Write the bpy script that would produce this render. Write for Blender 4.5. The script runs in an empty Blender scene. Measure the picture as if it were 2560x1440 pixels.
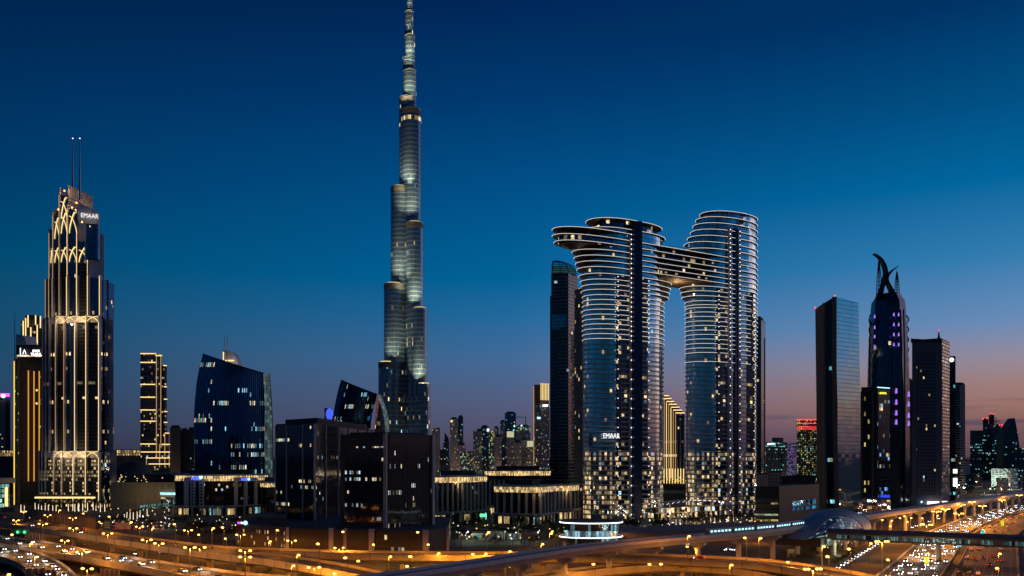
import bpy, math, random
from mathutils import Vector
R = random.Random(7)
sc = bpy.context.scene
C = sc.collection
F, HZ, HC = 2217.0, 1150.0, 50.0      # focal length (px of a 2560 frame), horizon row, eye height (m)

# ------------------------------------------------------------------ camera
cam = bpy.data.cameras.new('camera'); co = bpy.data.objects.new('camera', cam); C.objects.link(co)
co.location = (0, 0, HC); co.rotation_euler = (math.pi/2, 0, 0)
cam.lens = 36*F/2560; cam.shift_y = (HZ-720)/2560; cam.clip_start = 1; cam.clip_end = 60000
sc.camera = co
sc.view_settings.view_transform = 'Standard'; sc.view_settings.look = 'None'
sc.view_settings.exposure = 0; sc.view_settings.gamma = 1
sc.cycles.use_denoising = True
sc.cycles.max_bounces = 5; sc.cycles.glossy_bounces = 3; sc.cycles.diffuse_bounces = 2
sc.cycles.transparent_max_bounces = 4; sc.cycles.transmission_bounces = 2
sc.cycles.sample_clamp_indirect = 2.0
sc.cycles.use_light_tree = True

def lin(c):
    c = c/255.0
    return c/12.92 if c <= .04045 else ((c+.055)/1.055)**2.4
def rgb(r, g, b): return (lin(r), lin(g), lin(b), 1)

# ------------------------------------------------------------------ world: dusk sky
w = bpy.data.worlds.new('World'); sc.world = w; w.use_nodes = True
N = w.node_tree.nodes; L = w.node_tree.links; N.clear()
def wn(t, **k):
    n = N.new(t)
    for a, b in k.items(): setattr(n, a, b)
    return n
tc = wn('ShaderNodeTexCoord'); sp = wn('ShaderNodeSeparateXYZ'); L.new(tc.outputs['Generated'], sp.inputs[0])
def ramp(stops):
    r = wn('ShaderNodeValToRGB'); e = r.color_ramp.elements
    while len(e) < len(stops): e.new(.5)
    for i, (p, c) in enumerate(stops): e[i].position = p; e[i].color = rgb(*c)
    L.new(sp.outputs['Z'], r.inputs[0]); return r
EAST = [(0, (8, 12, 20)), (.004, (46, 50, 70)), (.03, (46, 62, 86)), (.075, (40, 72, 102)), (.13, (24, 76, 110)), (.20, (0, 74, 114)), (.28, (0, 58, 104)), (.37, (0, 44, 90)), (.47, (0, 26, 64)), (1, (0, 10, 32))]
MID = [(0, (10, 13, 22)), (.004, (74, 64, 84)), (.03, (84, 80, 106)), (.068, (82, 94, 128)), (.112, (66, 106, 150)), (.16, (34, 104, 156)), (.20, (0, 98, 152)), (.28, (0, 82, 138)), (.375, (0, 58, 112)), (.46, (0, 38, 88)), (1, (0, 14, 46))]
WEST = [(0, (12, 13, 22)), (.004, (92, 66, 76)), (.028, (116, 84, 90)), (.055, (156, 114, 104)), (.075, (160, 126, 122)), (.1, (150, 138, 152)), (.138, (104, 140, 184)), (.20, (50, 124, 176)), (.27, (0, 102, 158)), (.34, (0, 78, 130)), (.42, (0, 50, 100))]
FAR = [(0, (14, 13, 20)), (.004, (130, 90, 95)), (.04, (225, 150, 128)), (.09, (255, 205, 178)), (.14, (255, 218, 208)), (.2, (214, 205, 228)), (.3, (120, 158, 202)), (.5, (20, 84, 150)), (1, (5, 40, 100))]
TEAL = [(0, (6, 10, 18)), (.004, (30, 44, 62)), (.05, (24, 60, 86)), (.12, (14, 72, 100)), (.25, (0, 62, 100)), (.45, (0, 34, 72))]
rE, rM, rW, rF, rT = ramp(EAST), ramp(MID), ramp(WEST), ramp(FAR), ramp(TEAL)
def azfac(angle_deg, a, b):
    # horizontal direction cosine to an azimuth (clockwise from the view axis), smoothstepped
    hz = wn('ShaderNodeVectorMath', operation='MULTIPLY'); hz.inputs[1].default_value = (1, 1, 0); L.new(tc.outputs['Generated'], hz.inputs[0])
    nm = wn('ShaderNodeVectorMath', operation='NORMALIZE'); L.new(hz.outputs[0], nm.inputs[0])
    d = wn('ShaderNodeVectorMath', operation='DOT_PRODUCT'); L.new(nm.outputs[0], d.inputs[0])
    r = math.radians(angle_deg); d.inputs[1].default_value = (math.sin(r), math.cos(r), 0)
    m = wn('ShaderNodeMapRange'); m.inputs['From Min'].default_value = a; m.inputs['From Max'].default_value = b
    L.new(d.outputs['Value'], m.inputs['Value']); return m.outputs[0]
def wmix(f, a, b):
    m = wn('ShaderNodeMix', data_type='RGBA'); L.new(f, m.inputs[0]); L.new(a, m.inputs[6]); L.new(b, m.inputs[7]); return m.outputs[2]
SUNAZ = 60   # the glow lies to the right, outside the view
ca = lambda az: math.cos(math.radians(az-SUNAZ))
f1 = azfac(SUNAZ, ca(-30), ca(0)); f2 = azfac(SUNAZ, ca(0), ca(31)); f3 = azfac(SUNAZ, ca(33), ca(56))
col = wmix(f3, wmix(f2, wmix(f1, rE.outputs[0], rM.outputs[0]), rW.outputs[0]), rF.outputs[0])
col = wmix(azfac(175, .30, .80), col, rT.outputs[0])
# thin dusky streaks of cloud low in the west
mp = wn('ShaderNodeMapping'); mp.inputs['Scale'].default_value = (5, 5, 60); L.new(tc.outputs['Generated'], mp.inputs[0])
nz = wn('ShaderNodeTexNoise'); nz.inputs['Scale'].default_value = 1.6; nz.inputs['Detail'].default_value = 5; L.new(mp.outputs[0], nz.inputs['Vector'])
nr = wn('ShaderNodeMapRange'); nr.inputs['From Min'].default_value = .56; nr.inputs['From Max'].default_value = .72; L.new(nz.outputs[0], nr.inputs['Value'])
zb = wn('ShaderNodeMapRange'); zb.inputs['From Min'].default_value = .075; zb.inputs['From Max'].default_value = .045; L.new(sp.outputs['Z'], zb.inputs['Value'])
zz = wn('ShaderNodeMath', operation='MULTIPLY'); L.new(nr.outputs[0], zz.inputs[0]); L.new(zb.outputs[0], zz.inputs[1])
z2 = wn('ShaderNodeMath', operation='MULTIPLY'); L.new(zz.outputs[0], z2.inputs[0]); L.new(f2, z2.inputs[1])
z3 = wn('ShaderNodeMath', operation='MULTIPLY'); L.new(z2.outputs[0], z3.inputs[0]); z3.inputs[1].default_value = .85
cl = wn('ShaderNodeRGB'); cl.outputs[0].default_value = rgb(70, 66, 92)
col = wmix(z3.outputs[0], col, cl.outputs[0])
bg = wn('ShaderNodeBackground'); L.new(col, bg.inputs[0]); bg.inputs[1].default_value = 1.0
# a very weak physical twilight on top of it (sun just under the horizon)
sky = wn('ShaderNodeTexSky', sky_type='NISHITA'); sky.sun_disc = False
sky.sun_elevation = math.radians(-4); sky.sun_rotation = math.radians(SUNAZ)
bg2 = wn('ShaderNodeBackground'); L.new(sky.outputs[0], bg2.inputs[0]); bg2.inputs[1].default_value = .005
ad = wn('ShaderNodeAddShader'); L.new(bg.outputs[0], ad.inputs[0]); L.new(bg2.outputs[0], ad.inputs[1])
ou = wn('ShaderNodeOutputWorld'); L.new(ad.outputs[0], ou.inputs[0])

sl = bpy.data.lights.new('afterglow', 'SUN'); sl.energy = .12; sl.angle = math.radians(40); sl.color = (1, .62, .5)
so = bpy.data.objects.new('afterglow', sl); C.objects.link(so)
so.rotation_euler = Vector((-math.sin(math.radians(SUNAZ)), -math.cos(math.radians(SUNAZ)), -.2)).to_track_quat('-Z', 'Y').to_euler()

# ------------------------------------------------------------------ helpers
def X(u, Y): return (u-1280)/F*Y
def Z(v, Y): return HC-(v-HZ)/F*Y
def P(u, Y): return (X(u, Y), Y)
def G(u, v, z=0.0):
    Y = (HC-z)*F/(v-HZ); return (X(u, Y), Y, z)

class MB:
    def __init__(s): s.v = []; s.f = []; s.uv = []; s.mi = []; s.sm = []
    def face(s, pts, uvs=None, mi=0, smooth=False):
        n = len(s.v); s.v += [tuple(p) for p in pts]; s.f.append(tuple(range(n, n+len(pts))))
        s.uv.append(uvs or [(0, 0)]*len(pts)); s.mi.append(mi); s.sm.append(smooth)
    def grid(s, rows, uvr=None, mi=0, smooth=True, closed=False):
        n0 = len(s.v); m = len(rows[0])
        for r in rows: s.v += [tuple(p) for p in r]
        for i in range(len(rows)-1):
            for j in range(m if closed else m-1):
                k = (j+1) % m
                s.f.append((n0+i*m+j, n0+i*m+k, n0+(i+1)*m+k, n0+(i+1)*m+j))
                if uvr:
                    a, b, c, d = uvr[i][j], uvr[i][j+1 if closed else k], uvr[i+1][j+1 if closed else k], uvr[i+1][j]
                    s.uv.append([a, b, c, d])
                else: s.uv.append([(0, 0)]*4)
                s.mi.append(mi); s.sm.append(smooth)
    def prism(s, poly, z0, z1, smooth=False, cap=True, mi=0, capmi=None, bottom=True, poly1=None, u0=0.0):
        poly1 = poly1 or poly; n = len(poly); us = [u0]
        for i in range(n):
            a, b = poly[i], poly[(i+1) % n]; us.append(us[-1]+math.hypot(b[0]-a[0], b[1]-a[1]))
        zz = z1 if isinstance(z1, (list, tuple)) else [z1]*n
        if smooth:
            s.grid([[(p[0], p[1], z0) for p in poly], [(p[0], p[1], zz[i]) for i, p in enumerate(poly1)]],
                   [[(u, z0) for u in us], [(u, zz[i % n]) for i, u in enumerate(us)]], mi, True, True)
        else:
            for i in range(n):
                j = (i+1) % n
                s.face([(*poly[i], z0), (*poly[j], z0), (*poly1[j], zz[j]), (*poly1[i], zz[i])],
                       [(us[i], z0), (us[i+1], z0), (us[i+1], zz[j]), (us[i], zz[i])], mi)
        cm = mi if capmi is None else capmi
        if cap: s.face([(*poly1[i], zz[i]) for i in range(n)], None, cm)
        if bottom: s.face([(*p, z0) for p in reversed(poly)], None, cm)
    def box(s, cx, cy, z0, sx, sy, h, rot=0, mi=0):
        c, n = math.cos(rot), math.sin(rot)
        pl = [(cx+c*a*sx/2-n*b*sy/2, cy+n*a*sx/2+c*b*sy/2) for a, b in ((-1, -1), (1, -1), (1, 1), (-1, 1))]
        s.prism(pl, z0, z0+h, mi=mi)
    def tube(s, pts, r, n=6, mi=0, closed=False, r1=None):
        P_ = [Vector(p) for p in pts]; m = len(P_); rows = []
        for i, p in enumerate(P_):
            if closed: t = P_[(i+1) % m]-P_[i-1]
            else: t = P_[min(i+1, m-1)]-P_[max(i-1, 0)]
            t.normalize(); a = Vector((0, 0, 1)) if abs(t.z) < .9 else Vector((1, 0, 0))
            x = t.cross(a).normalized(); y = t.cross(x).normalized()
            rr = r if r1 is None else r+(r1-r)*i/(m-1)
            rows.append([p+x*rr*math.cos(2*math.pi*k/n)+y*rr*math.sin(2*math.pi*k/n) for k in range(n)])
        if closed: rows.append(rows[0])
        s.grid(rows, None, mi, True, True)
        if not closed: s.face(list(reversed(rows[0])), None, mi); s.face(rows[-1], None, mi)
    def ball(s, c, r, sz=1, n=8, mi=0):
        rows = []
        for i in range(n//2+1):
            a = -math.pi/2+math.pi*i/(n//2)
            rows.append([(c[0]+r*math.cos(a)*math.cos(2*math.pi*k/n), c[1]+r*math.cos(a)*math.sin(2*math.pi*k/n), c[2]+r*sz*math.sin(a)) for k in range(n)])
        s.grid(rows, None, mi, True, True)
    def build(s, name, mats, parent=None, **props):
        if not isinstance(mats, (list, tuple)): mats = [mats]
        o3 = Vector((0, 0, 0)); q = parent
        while q: o3 += Vector(q.location); q = q.parent
        me = bpy.data.meshes.new(name)
        me.from_pydata([(p[0]-o3.x, p[1]-o3.y, p[2]-o3.z) for p in s.v], [], s.f)
        uvl = me.uv_layers.new(name='UVMap'); k = 0; fl = []
        for u in s.uv:
            for t in u: fl += [t[0], t[1]]
        uvl.data.foreach_set('uv', fl)
        for m in mats: me.materials.append(m)
        me.polygons.foreach_set('material_index', s.mi); me.polygons.foreach_set('use_smooth', s.sm)
        me.update(); ob = bpy.data.objects.new(name, me); C.objects.link(ob)
        if parent: ob.parent = parent
        for a, b in props.items(): ob[a] = b
        return ob

def thing(name, label, cat, loc=(0, 0, 0), group=None, kind=None):
    o = bpy.data.objects.new(name, None); C.objects.link(o); o.location = loc; o.empty_display_size = 1
    o['label'] = label; o['category'] = cat
    if group: o['group'] = group
    if kind: o['kind'] = kind
    return o
def tag(o, label=None, cat=None, group=None, kind=None):
    for k, v in (('label', label), ('category', cat), ('group', group), ('kind', kind)):
        if v: o[k] = v
    return o
KIDS = {}
def kids(o):
    if o.name not in KIDS: KIDS[o.name] = [c for c in o.children]
    return KIDS[o.name]
def copy_tree(o, parent=None, top=True):
    c = o.copy(); C.objects.link(c); c.parent = parent
    for ch in kids(o): copy_tree(ch, c, False)
    return c

# ------------------------------------------------------------------ materials
def mat(name, col, rough=.7, metal=0, emit=None, es=0, bump=0, var=.0, vs=.2, spec=None):
    m = bpy.data.materials.new(name); m.use_nodes = True; nt = m.node_tree; b = nt.nodes['Principled BSDF']
    b.inputs['Base Color'].default_value = (*col[:3], 1); b.inputs['Roughness'].default_value = rough; b.inputs['Metallic'].default_value = metal
    if spec is not None: b.inputs['Specular IOR Level'].default_value = spec
    if emit:
        b.inputs['Emission Color'].default_value = (*emit[:3], 1); b.inputs['Emission Strength'].default_value = es
        m.cycles.emission_sampling = 'NONE'
    if var or bump:
        g = nt.nodes.new('ShaderNodeNewGeometry')
        n = nt.nodes.new('ShaderNodeTexNoise'); n.inputs['Scale'].default_value = vs; n.inputs['Detail'].default_value = 6
        nt.links.new(g.outputs['Position'], n.inputs['Vector'])
        if var:
            h = nt.nodes.new('ShaderNodeMapRange'); h.inputs['From Min'].default_value = .3; h.inputs['From Max'].default_value = .7
            h.inputs['To Min'].default_value = 1-var; h.inputs['To Max'].default_value = 1+var
            nt.links.new(n.outputs[0], h.inputs['Value'])
            x = nt.nodes.new('ShaderNodeVectorMath'); x.operation = 'SCALE'; x.inputs[0].default_value = col[:3]
            nt.links.new(h.outputs[0], x.inputs['Scale']); nt.links.new(x.outputs[0], b.inputs['Base Color'])
        if bump:
            bm = nt.nodes.new('ShaderNodeBump'); bm.inputs['Strength'].default_value = bump; bm.inputs['Distance'].default_value = .3
            nt.links.new(n.outputs[0], bm.inputs['Height']); nt.links.new(bm.outputs[0], b.inputs['Normal'])
    return m
def glow(name, col, s): return mat(name, (.02, .02, .02), .5, emit=col, es=s)

def facade(name, cw=3, ch=4, glass=(.2, .25, .3), frame=(.2, .2, .2), mx=.06, my=.12, lit=.05, warm=(1, .72, .36), cool=(.5, .8, 1), coolp=.3,
           es=1.5, metal=.9, rough=.06, frough=.6, fmetal=0, rowp=.0, rowb=6., zb=None, zboost=1., tilt=.012, seed=0, colp=0, tv=.35, grp=9, emy=None, emx=None, cvar=0):
    """window grid in metres (UV): glass cells in a frame, some rooms lit"""
    m = bpy.data.materials.new(name); m.use_nodes = True; nt = m.node_tree; b = nt.nodes['Principled BSDF']; lk = nt.links
    def M(op, a, c=None, d=None):
        n = nt.nodes.new('ShaderNodeMath'); n.operation = op
        for i, q in enumerate((a, c, d)):
            if q is None: continue
            if isinstance(q, (int, float)): n.inputs[i].default_value = q
            else: lk.new(q, n.inputs[i])
        return n.outputs[0]
    def WN(x, y, z):
        cb = nt.nodes.new('ShaderNodeCombineXYZ')
        for i, q in enumerate((x, y, z)):
            if isinstance(q, (int, float)): cb.inputs[i].default_value = q
            else: lk.new(q, cb.inputs[i])
        n = nt.nodes.new('ShaderNodeTexWhiteNoise'); n.noise_dimensions = '3D'; lk.new(cb.outputs[0], n.inputs[0]); return n
    uv = nt.nodes.new('ShaderNodeUVMap'); s = nt.nodes.new('ShaderNodeSeparateXYZ'); lk.new(uv.outputs[0], s.inputs[0])
    uu = M('DIVIDE', s.outputs[0], cw); vv = M('DIVIDE', s.outputs[1], ch)
    cu, cv = M('FLOOR', uu), M('FLOOR', vv); fu, fv = M('FRACT', uu), M('FRACT', vv)
    inx = M('MULTIPLY', M('GREATER_THAN', fu, mx), M('LESS_THAN', fu, 1-mx)) if mx > 0 else 1.0
    iny = M('MULTIPLY', M('GREATER_THAN', fv, my), M('LESS_THAN', fv, 1-my*.35)) if my > 0 else 1.0
    mask = M('MULTIPLY', inx, iny)
    em = mask
    if emy: em = M('MULTIPLY', em, M('MULTIPLY', M('GREATER_THAN', fv, emy), M('LESS_THAN', fv, 1-emy*.4)))
    if emx: em = M('MULTIPLY', em, M('MULTIPLY', M('GREATER_THAN', fu, emx), M('LESS_THAN', fu, 1-emx)))
    n1 = WN(cu, cv, seed+.37); thr = lit
    if rowp > 0:
        n2 = WN(M('FLOOR', M('DIVIDE', cu, grp)), cv, seed+9.1)
        thr = M('MULTIPLY', lit, M('MULTIPLY_ADD', M('LESS_THAN', n2.outputs['Value'], rowp), rowb, .35))
    if colp:
        n4 = WN(cu, 1.5, seed+2.2); thr = M('MULTIPLY', thr, M('MULTIPLY_ADD', M('POWER', n4.outputs['Value'], 3), 3*colp, 1-.75*colp))
    if zb is not None: thr = M('MULTIPLY', thr, M('MULTIPLY_ADD', M('LESS_THAN', s.outputs[1], zb), zboost, 1.))
    on = M('LESS_THAN', n1.outputs['Value'], thr)
    c3 = nt.nodes.new('ShaderNodeSeparateColor'); lk.new(n1.outputs['Color'], c3.inputs[0])
    br = M('POWER', c3.outputs[1], 2.2)
    fine = WN(M('FLOOR', M('MULTIPLY', uu, 5)), M('FLOOR', M('MULTIPLY', vv, 4)), seed+3.3)
    br = M('MULTIPLY', M('ADD', br, .12), M('MULTIPLY_ADD', fine.outputs['Value'], 1.1, .3))
    e = M('MULTIPLY', M('MULTIPLY', on, em), M('MULTIPLY', br, es))
    cm = nt.nodes.new('ShaderNodeMix'); cm.data_type = 'RGBA'; lk.new(M('LESS_THAN', c3.outputs[2], coolp), cm.inputs[0])
    cm.inputs[6].default_value = (*warm, 1); cm.inputs[7].default_value = (*cool, 1)
    lk.new(cm.outputs[2], b.inputs['Emission Color']); lk.new(e, b.inputs['Emission Strength'])
    # per-pane tint so the glazing is not one flat sheet
    pn = WN(cu, cv, seed+5.5); tint = M('MULTIPLY_ADD', pn.outputs['Value'], tv, 1-tv*.5)
    if cvar: tint = M('MULTIPLY', tint, M('MULTIPLY_ADD', WN(M('FLOOR', M('DIVIDE', cu, 3)), 4.4, seed+1.1).outputs['Value'], cvar, 1-cvar*.6))
    gs = nt.nodes.new('ShaderNodeVectorMath'); gs.operation = 'SCALE'; gs.inputs[0].default_value = glass; lk.new(tint, gs.inputs['Scale'])
    bc = nt.nodes.new('ShaderNodeMix'); bc.data_type = 'RGBA'; lk.new(mask, bc.inputs[0]); bc.inputs[6].default_value = (*frame, 1); lk.new(gs.outputs[0], bc.inputs[7])
    lk.new(bc.outputs[2], b.inputs['Base Color'])
    lk.new(M('MULTIPLY_ADD', mask, rough-frough, frough), b.inputs['Roughness'])
    lk.new(M('MULTIPLY_ADD', mask, metal-fmetal, fmetal), b.inputs['Metallic'])
    if tilt:
        ge = nt.nodes.new('ShaderNodeNewGeometry'); v1 = nt.nodes.new('ShaderNodeVectorMath'); v1.operation = 'SUBTRACT'; lk.new(pn.outputs['Color'], v1.inputs[0]); v1.inputs[1].default_value = (.5, .5, .5)
        v2 = nt.nodes.new('ShaderNodeVectorMath'); v2.operation = 'MULTIPLY_ADD'; lk.new(v1.outputs[0], v2.inputs[0]); v2.inputs[1].default_value = (tilt,)*3; lk.new(ge.outputs['Normal'], v2.inputs[2])
        v3 = nt.nodes.new('ShaderNodeVectorMath'); v3.operation = 'NORMALIZE'; lk.new(v2.outputs[0], v3.inputs[0]); lk.new(v3.outputs[0], b.inputs['Normal'])
    m.cycles.emission_sampling = 'NONE'
    return m

WARM = (1, .70, .34); GOLD = (1, .62, .22); WHITE = (1, .9, .78); SOD = (1, .40, .06)
M_ = {}
def mm(k, *a, **kw): M_[k] = mat(k, *a, **kw); return M_[k]
mm('concrete', (.40, .37, .34), .8, var=.16, vs=.15, bump=.1); mm('road_concrete', (.33, .28, .21), .8, var=.22, vs=.12)
mm('pale', (.46, .41, .42), .6, var=.1, vs=.08); mm('dark', (.018, .019, .022), .5); mm('roof_dark', (.04, .042, .05), .8, var=.3, vs=.1)
mm('tan', (.12, .085, .06), .8, var=.1, vs=.05); mm('brown', (.055, .038, .034), .6, var=.12, vs=.1); mm('brown_dark', (.024, .017, .016), .55, var=.12, vs=.1)
mm('steel', (.30, .31, .33), .35, .8); mm('slab_brightened', (.70, .62, .60), .6); mm('stone_brown', (.17, .115, .09), .7, var=.12, vs=.1); mm('pole', (.12, .12, .12), .5, .6); mm('asphalt', (.040, .037, .034), .75, var=.3, vs=.08, bump=.05)
mm('navy', (.012, .03, .085), .25, .3); mm('slab_dark', (.13, .115, .13), .6); mm('black_glass', (.05, .06, .08), .08, .9); mm('lilac', (.52, .49, .58), .55)
mm('white', (.75, .75, .75), .5); mm('shell', (.26, .235, .25), .5, .1, var=.1, vs=.3); mm('mark', (.75, .73, .65), .7)
mm('grass', (.03, .05, .018), .95, var=.5, vs=.3); mm('sand', (.075, .062, .05), .95, var=.4, vs=.05); mm('leaf', (.035, .06, .022), .85, var=.4, vs=1.5); mm('bark', (.11, .08, .055), .9)
mm('sign_green', (.02, .13, .10), .4); mm('sign_blue', (.03, .08, .3), .4); mm('red_paint', (.4, .02, .02), .5); mm('rubber', (.02, .02, .02), .8)
mm('copper', (.12, .06, .045), .35, .4)
for k, c, s in (('g_white', (1, .93, .85), 3.2), ('g_warm', (1, .70, .27), 1.45), ('g_gold', (1, .60, .2), 2.2), ('g_dimgold', (1, .60, .24), .55), ('g_lamp', (1, .46, .08), 6),
                ('g_head', (.9, .96, 1), 8), ('g_tail', (1, .04, .02), 6), ('g_sign', (1, 1, 1), 2.2), ('g_letter', (1, 1, 1), 1.15), ('g_blue', (.08, .15, 1), 2.5), ('g_cyan', (.4, .85, 1), 2),
                ('g_red', (1, .04, .05), 3), ('g_purple', (.42, .20, .95), 1.0), ('g_magenta', (.75, .1, .9), 1.6), ('g_yellow', (1, .85, .05), 1.5), ('g_green', (.05, 1, .25), 3), ('g_limewhite', (.75, 1, .75), 1.1),
                ('g_frieze', (1, .66, .22), 1.0), ('g_teal', (.2, .7, .65), .8), ('g_dot', (1, .92, .95), 4), ('g_amber', (1, .42, .05), 3)):
    M_[k] = glow(k, c, s)
def light(name, parent, loc, power, color, radius=.5, spot=None, direction=None):
    l = bpy.data.lights.new(name, 'SPOT' if spot else 'POINT'); l.energy = power; l.color = color; l.shadow_soft_size = radius
    o = bpy.data.objects.new(name, l); C.objects.link(o)
    if spot: l.spot_size = math.radians(spot); l.spot_blend = .12 if spot > 150 else .8; o.rotation_euler = Vector(direction).to_track_quat('-Z', 'Y').to_euler()
    off = Vector(loc)
    if parent: o.parent = parent; off = off-Vector(parent.location)
    o.location = off; return o
def text(parent, body, size, loc, yaw, m, name='lettering', ext=.15, sx=1, font_bold=.0, align='CENTER'):
    c = bpy.data.curves.new(name, 'FONT'); c.body = body; c.size = size; c.extrude = ext; c.align_x = align; c.offset = font_bold
    t = bpy.data.objects.new('tmp', c); C.objects.link(t); bpy.context.view_layer.update()
    me = bpy.data.meshes.new_from_object(t.evaluated_get(bpy.context.evaluated_depsgraph_get())); bpy.data.objects.remove(t)
    me.materials.clear(); me.materials.append(m); me.name = name; o = bpy.data.objects.new(name, me); C.objects.link(o); o.parent = parent
    o.location = Vector(loc)-Vector(parent.location); o.rotation_euler = (math.pi/2, 0, yaw); o.scale = (sx, 1, 1); return o
def corner_plan(uL, uC, uR, D, dL, dR):
    a, c, b = P(uL, dL), P(uC, D), P(uR, dR)
    return [a, c, b, (a[0]+b[0]-c[0], a[1]+b[1]-c[1])]
def flat_plan(uL, uR, D, depth, skew=0):
    return [P(uL, D), P(uR, D+skew), P(uR, D+skew+depth), P(uL, D+depth)]
def inset(poly, d):
    cx = sum(p[0] for p in poly)/len(poly); cy = sum(p[1] for p in poly)/len(poly); o = []
    for p in poly:
        l = math.hypot(p[0]-cx, p[1]-cy); k = (l-d)/l; o.append((cx+(p[0]-cx)*k, cy+(p[1]-cy)*k))
    return o
def ctr(poly): return (sum(p[0] for p in poly)/len(poly), sum(p[1] for p in poly)/len(poly))
def ell(cx, cy, a, b, rot=0, n=48, a2=None):
    c, s = math.cos(rot), math.sin(rot); o = []
    for i in range(n):
        t = 2*math.pi*i/n; x = (a if math.cos(t) > 0 or a2 is None else a2)*math.cos(t); y = b*math.sin(t)
        o.append((cx+c*x-s*y, cy+s*x+c*y))
    return o
def lerp_path(pts, n):
    """Catmull-Rom through tuples"""
    o = []; m = len(pts)-1
    for i in range(n+1):
        t = i/n*m; k = min(int(t), m-1); f = t-k
        p0, p1, p2, p3 = pts[max(k-1, 0)], pts[k], pts[k+1], pts[min(k+2, m)]
        o.append(tuple(.5*(2*b+(c-a)*f+(2*a-5*b+4*c-d)*f*f+(3*b-a-3*c+d)*f**3) for a, b, c, d in zip(p0, p1, p2, p3)))
    return o
# ------------------------------------------------------------------ setting: ground
g = MB(); n = 48
g.face([(30000*math.cos(2*math.pi*i/n), 9000+30000*math.sin(2*math.pi*i/n), -.02) for i in range(n)]); g.build('ground', M_['sand'], kind='structure')

# ================================================================== TOWERS
def root_at(name, label, cat, plan, z0=0, group=None):
    c = ctr(plan); return thing(name, label, cat, (c[0], c[1], z0), group)

# ---- floor ring helpers for the twin towers
TH = math.radians(32.2); DX, DY = math.cos(TH), math.sin(TH)
T0 = (96.6, 765.0)
def ST(s, t): return (T0[0]+DX*s+DY*t, T0[1]+DY*s-DX*t)     # s along the pair of towers, t towards the camera side
def s_of_u(u, t=0):
    k = u-1280; a = T0[0]+DY*t; b = T0[1]-DX*t
    return (k*b-F*a)/(F*DX-k*DY)
def capsule(sL, sR, bL, bR, cL, cR, n=20, e=2.2):
    """closed outline in (s,t): half-ellipse ends of length cL, cR, straight between"""
    o = []
    for i in range(n+1):
        a = math.pi/2+math.pi*i/n; x = abs(math.cos(a))**(2/e); y = math.copysign(abs(math.sin(a))**(2/e), math.sin(a)); o.append((sL+cL-cL*x, bL*y))
    for i in range(n+1):
        a = -math.pi/2+math.pi*i/n; x = abs(math.cos(a))**(2/e); y = math.copysign(abs(math.sin(a))**(2/e), math.sin(a)); o.append((sR-cR+cR*x, bR*y))
    return [ST(*p) for p in o]
F_SV = facade('twin_glass', 2.3, 4.05, glass=(.58, .74, .84), frame=(.08, .08, .10), mx=.03, my=.08, lit=.024, es=1.2, warm=(1, .67, .31), coolp=.06, zb=58, zboost=16, tilt=.010, frough=.4, seed=1, colp=.9, emy=.14, emx=.08, tv=.4, cvar=.75)
F_SVB = facade('bridge_glass', 3.0, 4.6, glass=(.12, .17, .24), frame=(.12, .12, .14), mx=.05, my=.1, lit=.16, es=1.6, coolp=.1, seed=2)
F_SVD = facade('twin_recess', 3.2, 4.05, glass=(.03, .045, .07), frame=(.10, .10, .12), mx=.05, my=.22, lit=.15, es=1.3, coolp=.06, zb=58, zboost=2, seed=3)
sv = thing('twin_tower_hotel', 'pair of curved glass high-rises joined by a high sky bridge, ringed with white light lines', 'skyscraper', (*ST(58, 0), 0))
aT, bT = 40.5, 17.0
def sv_tower(s0, ztop, a0, bb):
    m = MB(); m.prism(capsule(s0-aT, s0+aT, bT, bT, 34, 34), 0, ztop, smooth=True, capmi=1)
    return m.build('glass_tower', [F_SV, M_['roof_dark']], sv)
# tower 1 narrows above 243
sv_tower(0, 243, 0, 0); sv_tower(117, 235, 0, 0)
m = MB(); m.prism(capsule(-29, 31, 14, 14, 26, 26), 243, 252, smooth=True, capmi=1); m.build('roof_pavilion', [F_SVB, M_['roof_dark']], sv)
for z0, z1, uL in ((235, 241, 1722), (241, 247, 1724), (247, 253.2, 1731), (253.2, 259.3, 1739), (259.3, 265.5, 1745), (265.5, 271.5, 1752), (271.5, 277, 1766)):
    m = MB(); m.prism(capsule(s_of_u(uL, 0), 117+aT, bT-.2, bT-.2, 34, 34), z0, z1, smooth=True, capmi=1); m.build('upper_glass', [F_SV, M_['roof_dark']], sv)
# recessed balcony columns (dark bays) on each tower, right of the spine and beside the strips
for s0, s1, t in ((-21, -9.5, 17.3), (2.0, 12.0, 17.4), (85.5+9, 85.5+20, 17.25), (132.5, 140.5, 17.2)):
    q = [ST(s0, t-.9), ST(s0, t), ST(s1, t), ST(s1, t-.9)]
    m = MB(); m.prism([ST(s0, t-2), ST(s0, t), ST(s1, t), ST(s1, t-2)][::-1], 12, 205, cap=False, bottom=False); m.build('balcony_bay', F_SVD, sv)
# spine of tower 1 and twin strips of tower 2
m = MB(); m.prism([ST(-7, 0), ST(-7, 22), ST(0.5, 23.5), ST(0.5, 0)][::-1], 0, 250.5); m.build('spine', M_['navy'], sv)
for s in (-8.3, 1.8): m = MB(); m.prism([ST(s-.9, 15), ST(s-.9, 19.5), ST(s+.9, 19.5), ST(s+.9, 15)][::-1], 0, 238); m.build('fin', M_['pale'], sv)
s2a, s2b = s_of_u(1822, 18), s_of_u(1846, 18)
for s in (s2a, s2b):
    m = MB(); m.prism([ST(s-1.3, 15), ST(s-1.3, 19.6), ST(s+1.3, 19.6), ST(s+1.3, 15)][::-1], 0, 262); m.build('fin', M_['pale'], sv)
m = MB(); m.prism([ST(s2b-4.6, 15), ST(s2b-4.6, 18.6), ST(s2b-1.3, 18.6), ST(s2b-1.3, 15)][::-1], 0, 262); m.build('dark_recess', M_['black_glass'], sv)
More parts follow.
